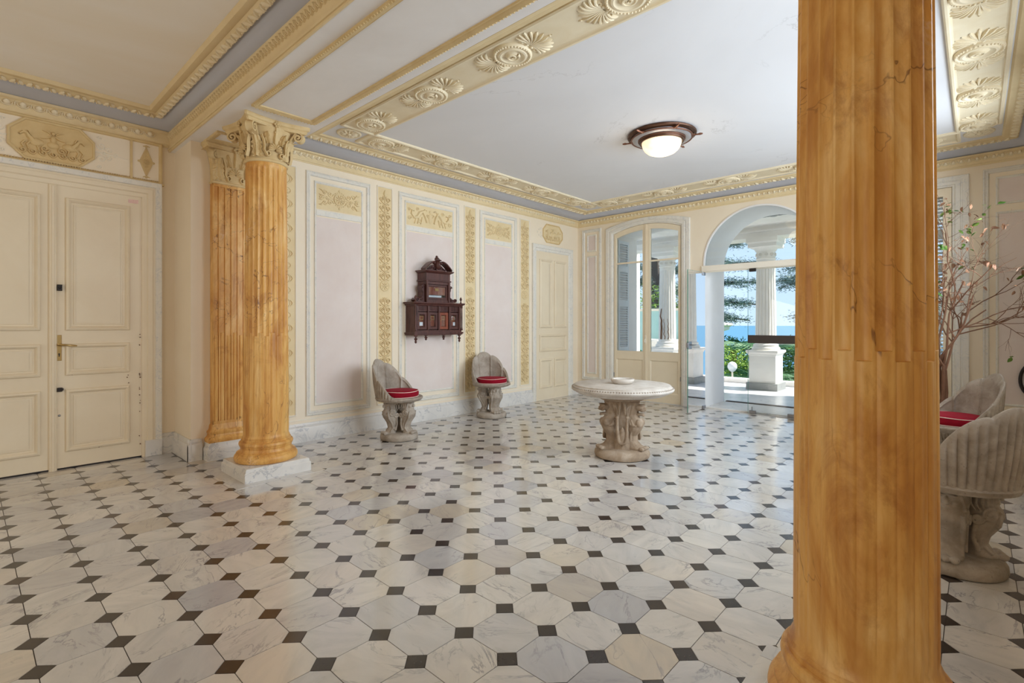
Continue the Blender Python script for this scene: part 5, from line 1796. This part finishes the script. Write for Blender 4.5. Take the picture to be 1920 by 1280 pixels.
# transom bar of the arch and frameless glass doors
ZT = 2.20
m = MB(PF); m.bbox(AR['c'] - AR['r'] - .03, AR['c'] + AR['r'] + .03, ZT - .085, ZT + .005, -.03, .030, .006); m.box(AR['c'] - AR['r'] - .02, AR['c'] + AR['r'] + .02, ZT - .10, ZT - .084, -.02, .018)
ENT = tag(m.build('door_3', MAT['cream_light'], None, 30), 'frameless glass entrance doors under a round glazed fanlight', None, None, 'structure')
m = MB(PF)
n = 24
m.loft([[(AR['c'] - .79 * cos(pi * k / n), ZT, w) for w in (-.012, -.006)] + [(AR['c'] - .79 * cos(pi * k / n), max(ZT + .001, ar_top(AR['c'] - .79 * cos(pi * k / n))), w) for w in (-.006, -.012)] for k in range(n + 1)], True, True)
m.build('fanlight_pane', MAT['glass'], ENT, 30)
GY = YF - .045
# right leaf, closed
GX0, GX1 = -2.455, -1.56
m = MB(); m.box(GX0, GX1, GY - .005, GY + .005, .012, ZT - .09)
lf = m.build('glass_leaf', MAT['glass'], ENT, 0)
m = MB(); m.box(GX0 - .0015, GX0 + .0015, GY - .0055, GY + .0055, .012, ZT - .09); m.build('glass_edge', MAT['glass_edge'], lf, 0)
m = MB(); m.bbox(GX0 + .005, GX1 - .002, GY - .024, GY + .018, 1.03, 1.145, .004); m.build('push_bar', MAT['bar'], lf, 0)
for x0, x1, z0, z1 in ((GX0 + .02, GX0 + .11, ZT - .135, ZT - .088), (GX0 + .02, GX0 + .11, .008, .055), (-1.93, -1.77, .008, .060)):
    m = MB(); m.bbox(x0, x1, GY - .016, GY + .016, z0, z1, .004)
    if z0 < .1 and x0 < -2.2:
        m.tube([(GX0 + .062, GY - .02, .04), (GX0 + .062, GY - .02, .11)], .006, 8)
    m.build('patch_fitting', MAT['steel' if z0 < .1 else 'iron'], lf, 0)
# left leaf, standing open into the hall
hx, hy = -3.085, YF - .05
A = Vector((.0, -1.0, 0)); A = Vector((-.02, -1, 0)).normalized()
LP = lambda u, v, w: (hx + A.x * u - A.y * w, hy + A.y * u + A.x * w, v)
m = MB(LP); m.box(.0, .60, .012, ZT - .10, -.005, .005)
lf = m.build('glass_leaf', MAT['glass'], ENT, 0)
m = MB(LP); m.box(.5985, .6015, .012, ZT - .10, -.006, .006); m.box(0, .60, ZT - .1015, ZT - .0985, -.0055, .0055); m.build('glass_edge', MAT['glass_edge'], lf, 0)
m = MB(LP); m.bbox(.50, .60, .94, 1.05, -.018, .018, .004); m.tube([(.545, 1.0, .016), (.545, 1.0, .05), (.52, 1.0, .056), (.46, 1.0, .056)], .008, 8); m.bbox(.585, .625, .96, 1.03, -.012, .012, .003)
m.build('lock_case', MAT['steel'], lf, 20)
for z0 in (.008, ZT - .15):
    m = MB(LP); m.bbox(.0, .10, z0, z0 + .05, -.016, .016, .004); m.build('patch_fitting', MAT['steel'], lf, 0)
# ================================================================== porch, garden and sea
PZ = -.05
m = MB(); m.box(-9.0, 1.5, YF + WT, 12.4, PZ - .2, PZ)
PORCH = tag(m.build('porch_floor', MAT['porch_stone'], None, 0), 'sunlit white marble porch floor beyond the arch', None, None, 'structure')
m = MB()
for k in range(16):
    for q in range(3):
        pass
m.box(-9.0, 1.5, 12.10, 12.4, PZ, PZ + .10)
m.build('porch_kerb', MAT['white_ext'], PORCH, 0)
m = MB(); m.box(-9.0, 1.5, YF + WT, 11.05, 3.33, 3.45)
PCEIL = tag(m.build('porch_ceiling', MAT['white_ext'], None, 0), 'white porch ceiling with stucco leaf ornament', None, None, 'structure')
m = MB()
for x in (-7.6, -4.3, -2.1, .1):
    m.box(x - .14, x + .14, YF + WT, 11.05, 3.16, 3.331)
m.build('cross_beam', MAT['white_ext'], PCEIL, 0)
m = MB(under(3.33))
for s in (1, -1):
    for k in range(5):
        m.ridge(spiral(-2.75 + s * (.10 + .09 * k), 10.1, .075, .01, k, 1.3, 14), .014, .03)
m.boss(-2.75, 10.1, .10, .05, 0, 10)
m.build('stucco_ornament', MAT['ext_stone_grey'], PCEIL, 40)
m = MB()
m.box(-9.0, 1.5, 11.10, 11.62, 3.09, 3.55); m.box(-9.0, 1.5, 11.02, 11.70, 3.32, 3.55); m.box(-9.0, 1.5, 11.06, 11.66, 3.20, 3.235)
tag(m.build('trim_porch_entablature', MAT['white_ext'], None, 0), 'white entablature resting on the porch columns', None, None, 'structure')

def porch_column(loc, label, cracked=False):
    root = thing('porch_column', (*loc, PZ), 0, label, 'column', 'white fluted porch columns', 'thing')
    m = MB(); m.loft([[(s * a, s * b, z) for a, b in ((-1, -1), (1, -1), (1, 1), (-1, 1))] for s, z in ((.30, 0), (.30, .145), (.285, .15))], True, True)
    m.build('plinth', MAT['ext_stone_grey'], root, 20)
    m = MB(); m.loft([[(s * a, s * b, z) for a, b in ((-1, -1), (1, -1), (1, 1), (-1, 1))] for s, z in ((.255, .148), (.255, .70), (.265, .712), (.268, .735), (.295, .765), (.305, .775), (.305, .815), (.27, .820))], True, True)
    m.build('pedestal', MAT['white_ext'], root, 20)
    m = MB(); m.lathe([(.26, .818), (.27, .83), (.27, .86), (.25, .885), (.232, .895), (.24, .91), (.24, .93), (.22, .945)], n=36)
    m.build('base', MAT['white_ext'], root, 40)
    m = MB()
    rings = []
    zs = [.94, .99, 1.0, 1.02, 1.8, 2.60, 2.62, 2.63, 2.70]
    for z in zs:
        R = .202 - .026 * (z - .94) / 1.76
        e = 1.0 if 1.01 < z < 2.615 else 0.0
        ring = []
        for k in range(20):
            for q in range(6):
                s = q / 6
                a = 2 * pi * (k + s) / 20
                d = 0 if q < 2 else -.016 * sin(pi * (q - 1) / 5) * e
                ring.append(((R + d) * cos(a), (R + d) * sin(a), z))
        rings.append(ring)
    m.loft(rings, True, True)
    sh = m.build('shaft', MAT['white_ext'], root, 40)
    if cracked:
        c = MB()
        rnd = random.Random(5)
        for k in range(3):
            a0, z = radians(-110 + 26 * k), 1.0
            pts = []
            for q in range(9):
                z = 1.0 + q * (.09 if k == 0 else .06)
                a = a0 + rnd.uniform(-.10, .10)
                pts.append((.203 * cos(a), .203 * sin(a), z))
            c.tube(pts, [.016 * (1 - .08 * q) * (1.6 if k == 0 else .6) for q in range(9)], 5)
        c.build('crack', MAT['rust_ext'], sh, 0)
    m = MB(); m.lathe([(.178, 2.695), (.190, 2.705), (.190, 2.722), (.180, 2.73), (.180, 2.86), (.194, 2.868), (.20, 2.885), (.225, 2.925), (.25, 2.945)], n=36)
    cp = m.build('capital', MAT['white_ext'], root, 40)
    m = MB(); m.loft([[(s * a, s * b, z) for a, b in ((-1, -1), (1, -1), (1, 1), (-1, 1))] for s, z in ((.26, 2.94), (.275, 2.95), (.275, 3.02), (.30, 3.05), (.30, 3.14))], True, True)
    m.build('abacus', MAT['white_ext'], cp, 20)
    for k in range(10):
        a = 2 * pi * k / 10
        P = polar(a)
        m = MB(lambda u, v, w, P=P: P(u, v, .180 + w)); rosette(m, 0, 2.795, .036, .016, 0, 6)
        m.build('rosette', MAT['white_ext'], cp, 40)
    return root
pc = porch_column((-3.24, 11.36), 'white fluted porch column on a tall pedestal seen through the arch')
porch_column((-5.42, 11.36), 'cracked white fluted porch column seen through the french window', True)
c = copy_tree(pc); c.location = (-1.06, 11.36, PZ); c['label'] = 'white porch column behind the near marble column'
# white end wall and turquoise screen of the porch
m = MB(); m.box(-9.0, -6.35, 11.45, 11.75, PZ, 3.10)
tag(m.build('wall_porch_end', MAT['white_ext'], None, 0), 'plain white wall at the end of the porch', None, None, 'structure')
scr = thing('screen_panel', (-6.6, 13.4, 0), 0, 'pale turquoise glazed screen behind the cracked porch column', 'screen')
m = MB(); m.box(-1.2, 1.35, 0, .05, .55, 1.68); m.build('panel', MAT['glass_turq'], scr, 0)
m = MB(); m.box(-1.25, 1.40, -.02, .07, 1.68, 1.75); m.box(1.34, 1.42, -.02, .07, -.1, 1.75); m.build('screen_frame', MAT['cream_light'], scr, 0)
pot = thing('garden_planter', (-6.25, 12.75, 0), 0, 'rounded white planter standing before the turquoise screen', 'planter')
m = MB(); m.lathe([(.25, -.05), (.36, .2), (.44, .55), (.46, .80), (.48, .86), (.46, .90), (.40, .90), (.38, .80), (.05, .78)], n=28); m.build('planter_body', MAT['white_ext'], pot, 40)

# ground and sea
m = MB(); m.face((-60, 12.4, -.9), (40, 12.4, -.9), (60, 40, -9), (-80, 40, -9)); m.face((-80, 40, -9), (60, 40, -9), (300, 150, -42), (-300, 150, -42))
tag(m.build('ground_slope', MAT['bush_dark'], None, 0), 'green slope falling from the villa to the sea', None, None, 'structure')
t = NT('sea_water')
v = t.coords((.01, .01, .01))
t.set(t.mix(t.noise(v, 30, 3), (.075, .20, .31), (.09, .23, .345)), .7, 0, .1)
m = MB(); m.face((-9000, 140, -40), (9000, 140, -40), (9000, 16000, -40), (-9000, 16000, -40))
tag(m.build('sea', t.m, None, 0), 'calm blue sea reaching the horizon', None, None, 'structure')

# ------------------------------------------------------------------ planting
def blade_cloud(mb, rnd, c, rx, ry, rz, n, size, flat=0.5):
    for k in range(n):
        while True:
            p = Vector((rnd.uniform(-1, 1), rnd.uniform(-1, 1), rnd.uniform(-1, 1)))
            if .15 < p.length < 1:
                break
        o = Vector((c[0] + p.x * rx, c[1] + p.y * ry, c[2] + p.z * rz))
        a = Vector((rnd.uniform(-1, 1), rnd.uniform(-1, 1), rnd.uniform(-flat, flat))).normalized() * size * rnd.uniform(.6, 1.3)
        b = Vector((rnd.uniform(-1, 1), rnd.uniform(-1, 1), rnd.uniform(-1, 1)))
        b = (b - a * (b.dot(a) / a.dot(a)))
        b = b.normalized() * size * .30
        mb.f.append(mb.pts([o - a, o + b, o + a, o - b]))
def bush(name, loc, r, n, size, mat, label, group=None, seed=1):
    rnd = random.Random(seed)
    root = thing(name, loc, 0, label, 'bush', group)
    m = MB(); blade_cloud(m, rnd, (0, 0, r[2] * .95), r[0], r[1], r[2], n, size, .8)
    tag(m.build('foliage', MAT[mat], root, 0), None, None, None, 'stuff')
    m = MB()
    for k in range(5):
        a = k * 1.3
        m.tube([(0, 0, -.2), (.3 * r[0] * cos(a), .3 * r[1] * sin(a), r[2] * .6), (.6 * r[0] * cos(a), .6 * r[1] * sin(a), r[2] * 1.3)], [.04, .03, .01], 5)
    m.build('stem', MAT['bark'], root, 0)
    return root
bush('bamboo_hedge', (-9.3, 16.6, -.6), (2.6, 1.2, 1.75), 6500, .065, 'bush_bright', 'bright yellow-green hedge above the turquoise screen', None, 11)
bush('laurel_bush', (-5.3, 14.6, -.85), (1.4, .7, .80), 5200, .05, 'bush_bright', 'sunlit green bush behind the round garden lamp', None, 12)
bush('laurel_bush', (-2.6, 14.3, -.9), (1.5, .8, .95), 4200, .06, 'bush_dark', 'dark green bush right of the tall porch pedestal', None, 13)
bush('laurel_bush', (-8.2, 15.2, -.9), (1.7, .9, 1.3), 4500, .06, 'bush_bright', 'leafy bush seen through the open glass leaf', None, 14)

for k, (x, y, rx, mt, lb) in enumerate(((-8.6, 19.5, 1.7, 'bush_dark', 'dark shrub on the slope seen through the open glass leaf'), (-6.6, 18.6, 1.6, 'palm', 'blue-green shrub on the slope below the pavilion'),
                             (-4.4, 18.2, 1.6, 'bush_dark', 'dark green shrub on the slope behind the arch column'), (-2.4, 18.0, 1.6, 'palm', 'blue-green shrub on the slope right of the arch column'))):
    bush('slope_shrub', (x, y, -1.9), (rx, .9, 1.45), 6000, .075, mt, lb, 'shrubs on the slope', 60 + k)

def palm(name, loc, n, L, h, label, seed, lift=.6):
    rnd = random.Random(seed)
    root = thing(name, loc, 0, label, 'palm')
    m = MB(); m.tube([(0, 0, -.3), (.02, 0, h * .5), (0, 0, h)], [.14, .13, .10], 8); m.build('trunk', MAT['bark'], root, 40)
    for k in range(n):
        a = 2 * pi * k / n + rnd.uniform(-.15, .15)
        e = lift * rnd.uniform(.2, 1.3)
        m = MB(polar(a))
        pts = []
        for q in range(9):
            t = q / 8
            pts.append((0, h + L * (t * e - t * t * (e * .55 + .25)), L * t * (1 - .12 * t)))
        m.tube(pts, [.018 * (1 - .8 * q / 8) for q in range(9)], 4)
        for q in range(1, 13):
            t = q / 13
            i = t * 8
            i0 = int(i); f = i - i0
            p = [pts[i0][w] * (1 - f) + pts[min(8, i0 + 1)][w] * f for w in range(3)]
            l = L * .30 * sin(pi * min(1, .15 + t * .85)) + .04
            for d in (1, -1):
                m.face((0, p[1], p[2]), (d * l * .5, p[1] + l * .10, p[2] + l * .42), (d * l, p[1] - l * .10, p[2] + l * .75), (d * l * .5, p[1] + l * .02, p[2] + l * .50))
        m.build('frond', MAT['palm'], root, 0)
    return root
palm('cycad_palm', (-4.0, 13.6, -.75), 26, 1.1, .55, 'spiky dark cycad palm beside the round garden lamp', 21, .9)
palm('feather_palm', (-5.5, 16.0, -1.0), 18, 1.7, 1.5, 'feathery palm in front of the sea beside the pavilion roof', 22, .5)
palm('feather_palm', (-3.1, 16.4, -1.0), 16, 1.7, 1.5, 'feathery palm right of the arch column', 23, .6)

# garden lamp
gl = thing('garden_lamp', (-4.40, 12.75, -.3), 0, 'white globe garden lamp on a short post by the porch', 'lamp')
m = MB(); m.tube([(0, 0, -.1), (0, 0, .46)], .022, 8); m.build('post', MAT['cream_light'], gl, 40)
m = MB(); m.lathe([(.03, .44), (.07, .47), (.105, .53), (.112, .58), (.095, .64), (.05, .68), (.01, .69)], n=16); m.build('globe', MAT['shutter'], gl, 40)

# pavilion roof by the sea
pv = thing('garden_pavilion', (-13.6, 31.0, -2.7), 0, 'white garden pavilion with a low grey roof before the sea', 'pavilion')
m = MB(); m.lathe([(2.2, 0), (2.2, 3.6)], n=8); m.build('pavilion_wall', MAT['white_ext'], pv, 0)
m = MB(); m.lathe([(2.25, 3.55), (2.75, 3.7), (2.75, 3.85), (2.95, 3.95), (2.95, 4.05), (2.8, 4.1)], n=8); m.build('cornice', MAT['white_ext'], pv, 0)
m = MB(); m.lathe([(2.8, 4.1), (1.5, 4.45), (.05, 4.7)], n=8); m.build('roof', MAT['ext_stone_grey'], pv, 0)

# cedars with layered boughs
def cedar(loc, h, boughs, label, seed, dens=1.0):
    rnd = random.Random(seed)
    root = thing('cedar_tree', loc, 0, label, 'tree', 'cedars beyond the porch')
    m = MB(); m.tube([(0, 0, -1), (.1, 0, h * .4), (-.1, .1, h * .75), (.05, 0, h)], [.42, .34, .2, .06], 8); m.build('trunk', MAT['cedar_bark'], root, 40)
    for z, a, L, droop in boughs:
        m = MB()
        pts = []
        for q in range(8):
            t = q / 7
            pts.append((L * t * cos(a) + .12 * sin(7 * t), L * t * sin(a) + .1 * sin(5 * t), z + L * (.10 * t - droop * t * t)))
        m.tube(pts, [.10 * (1 - .85 * q / 7) + .008 for q in range(8)], 5)
        twigs = []
        for q in range(int(9 * dens)):
            t = rnd.uniform(.25, 1)
            i = min(6, int(t * 7)); f = t * 7 - i
            b = [pts[i][w] * (1 - f) + pts[i + 1][w] * f for w in range(3)]
            aa = a + rnd.choice((-1, 1)) * rnd.uniform(.4, 1.2)
            l = L * .26 * rnd.uniform(.5, 1.1)
            e = (b[0] + l * cos(aa), b[1] + l * sin(aa), b[2] - l * rnd.uniform(.02, .35))
            m.tube([b, ((b[0] + e[0]) / 2, (b[1] + e[1]) / 2, (b[2] + e[2]) / 2 + .04), e], [.02, .012, .006], 4)
            twigs.append((b, e))
        bo = m.build('bough', MAT['cedar_bark'], root, 0)
        m = MB()
        twigs += [(pts[i], pts[i + 1]) for i in range(2, 7)]
        for b, e in twigs:
            for q in range(int(170 * dens)):
                t = rnd.random()
                o = Vector((b[0] + (e[0] - b[0]) * t + rnd.gauss(0, .13), b[1] + (e[1] - b[1]) * t + rnd.gauss(0, .13), b[2] + (e[2] - b[2]) * t + rnd.gauss(0.03, .10)))
                d = Vector((rnd.uniform(-1, 1), rnd.uniform(-1, 1), rnd.uniform(-.2, .5))).normalized() * rnd.uniform(.035, .085)
                s = d.cross(Vector((rnd.uniform(-1, 1), rnd.uniform(-1, 1), rnd.uniform(-1, 1)))).normalized() * .013
                m.f.append(m.pts([o - d, o + s, o + d, o - s]))
        tag(m.build('needles', MAT['cedar'], bo, 0), None, None, None, 'stuff')
    return root
R_ = radians
cedar((-1.2, 19.5, -1.5), 9, [(4.7, R_(170), 3.6, .06), (4.1, R_(186), 3.9, .05), (3.6, R_(160), 3.4, .10), (3.1, R_(195), 3.0, .10), (5.4, R_(200), 3.2, .05), (6.1, R_(160), 3.2, .04), (2.6, R_(178), 2.2, .12), (4.4, R_(215), 3.2, .06),
       (3.7, R_(240), 3.0, .08), (3.0, R_(225), 2.4, .14), (5.2, R_(235), 2.6, .06), (2.2, R_(210), 1.8, .2), (4.0, R_(262), 2.6, .1), (3.3, R_(280), 2.2, .1)], 'dark cedar spreading its boughs behind the arch column', 31, 1.25)
cedar((-9.6, 19.0, -1.5), 9, [(4.8, R_(-20), 3.4, .06), (4.0, R_(-45), 3.2, .10), (5.6, R_(-60), 3.0, .05), (3.4, R_(-10), 2.9, .10), (6.0, R_(0), 3.2, .06), (4.4, R_(-90), 2.8, .1), (3.2, R_(-70), 2.4, .12), (5.0, R_(-120), 2.8, .08), (6.6, R_(-40), 3, .05), (2.9, R_(-30), 1.8, .2)], 'blue-green cedar seen through the french window', 32, 1.25)
cedar((-9.2, 22.0, -2.0), 9, [(5.0, R_(0), 3.0, .10), (4.2, R_(-14), 2.8, .14), (5.8, R_(10), 3.0, .08), (3.6, R_(8), 2.2, .16), (6.6, R_(-8), 2.6, .08)], 'cedar boughs reaching in from the left side of the arch', 33, .8)

# ------------------------------------------------------------------ dry potted tree inside the hall
def dry_tree(loc, label):
    rnd = random.Random(44)
    root = thing('potted_tree', (*loc, 0), 0, label, 'plant')
    m = MB(); m.lathe([(.13, 0), (.15, .01), (.185, .34), (.20, .36), (.20, .40), (.18, .40), (.17, .35), (.02, .34)], n=28); m.build('pot', MAT['stone'], root, 40)
    m = MB(); m.lathe([(.165, .345), (.02, .355)], n=20); m.build('soil', MAT['cedar_bark'], root, 0)
    tips = []
    wood_ = MB()
    rt = Vector((cos(YAW), sin(YAW), 0)); fwv = Vector((-sin(YAW), cos(YAW), 0))
    def grow(p, d, L, r, depth):
        n = 5
        pts, rad = [p], [r]
        q = p.copy(); dd = d.copy()
        for k in range(n):
            dd = (dd + Vector((rnd.gauss(0, .16), rnd.gauss(0, .16), rnd.gauss(.02, .13)))).normalized()
            q = q + dd * (L / n)
            if q.y + loc[1] > YF - .16: q.y = YF - .16 - loc[1]
            if q.x + loc[0] > XR - .14: q.x = XR - .14 - loc[0]
            pts.append(q.copy()); rad.append(r * (1 - .5 * (k + 1) / n))
        wood_.tube(pts, rad, 5 if depth > 1 else 6)
        if depth >= 4 or r < .0022:
            tips.append((q, dd))
            return
        for c in range(rnd.choice((2, 2, 3)) if depth else 3):
            t = rnd.uniform(.35, 1.0)
            i = min(n - 1, int(t * n))
            b = pts[i] + (pts[i + 1] - pts[i]) * (t * n - i)
            nd = (dd + Vector((rnd.gauss(0, .55), rnd.gauss(0, .5), rnd.gauss(0.0, .42)))).normalized()
            grow(b, nd, L * rnd.uniform(.55, .85), r * .56, depth + 1)
        tips.append((q, dd))
    for k, (lean, up, L) in enumerate(((.9, 1.0, .78), (.35, 1.2, .85), (-.3, 1.2, .8), (1.1, .65, .75), (.7, .9, .8), (-.75, .9, .75), (.1, 1.3, .9))):
        d = (rt * lean * .55 + Vector((rnd.gauss(0, .15), rnd.gauss(-.1, .15), up))).normalized()
        b = Vector((.05 * cos(k), .05 * sin(k), .34))
        mid = b + Vector((.02 * rnd.gauss(0, 1), .02 * rnd.gauss(0, 1), .48 + .06 * k / 7))
        wood_.tube([b, (b + mid) / 2 + Vector((.012, .01, 0)), mid], [.020, .017, .015], 7)
        grow(mid, d, L, .0130, 0)
    wood_.build('branches', MAT['bark'], root, 0)
    def leaf_mesh(name, mat, curl):
        mb = MB()
        for d in (1, -1):
            mb.face((0, 0, 0), (d * .008, .009, .002), (d * .0115, .020, .002 - curl * .3), (d * .007, .032, -curl * .7), (0, .042, -curl), (0, .020, -.003))
        me = bpy.data.meshes.new(name); me.from_pydata(mb.v, [], mb.f); me.materials.append(MAT[mat]); return me
    mg, md = leaf_mesh('green_leaf', 'leaf_green', .006), leaf_mesh('dry_leaf', 'leaf_dry', .018)
    rnd.shuffle(tips)
    clusters = tips[:200]
    ng = nd_ = 0
    for k, (p, d) in enumerate(clusters):
        green = k % 3 == 0
        for c in range(rnd.choice((2, 3, 4)) if green else rnd.choice((1, 2, 3))):
            if green and ng >= 130 or (not green and nd_ >= 250):
                continue
            o = put('green_leaf' if green else 'dry_leaf', mg if green else md, root)
            o.location = p + Vector((rnd.gauss(0, .022), rnd.gauss(0, .022), rnd.gauss(0, .02)))
            o.rotation_euler = (rnd.uniform(-1.2, .6), rnd.uniform(-.9, .9), rnd.uniform(0, 6.28))
            s = rnd.uniform(1.1, 1.8) if green else rnd.uniform(1.0, 1.6)
            o.scale = (s, s, s)
            if green: ng += 1
            else: nd_ += 1
    return root
dry_tree((-.30, 7.02), 'sparse potted tree with dry brown twigs and few green leaves')

# black rim at the right edge of the picture
PFm = on_y(YF)
mr = thing('oval_mirror', (.475, YF - .012, .70), 0, 'black oval rim against the wall at the right picture edge', 'mirror')
m = MB(); m.tube([(.125 * cos(2 * pi * k / 40), -.014, .19 * sin(2 * pi * k / 40)) for k in range(41)], .016, 10, False); m.build('rim', MAT['iron'], mr, 60)
m = MB(); m.f.append(m.pts([(.120 * cos(2 * pi * k / 40), -.008, .185 * sin(2 * pi * k / 40)) for k in range(40)][::-1])); m.build('mirror_glass', MAT['patina'], mr, 0)
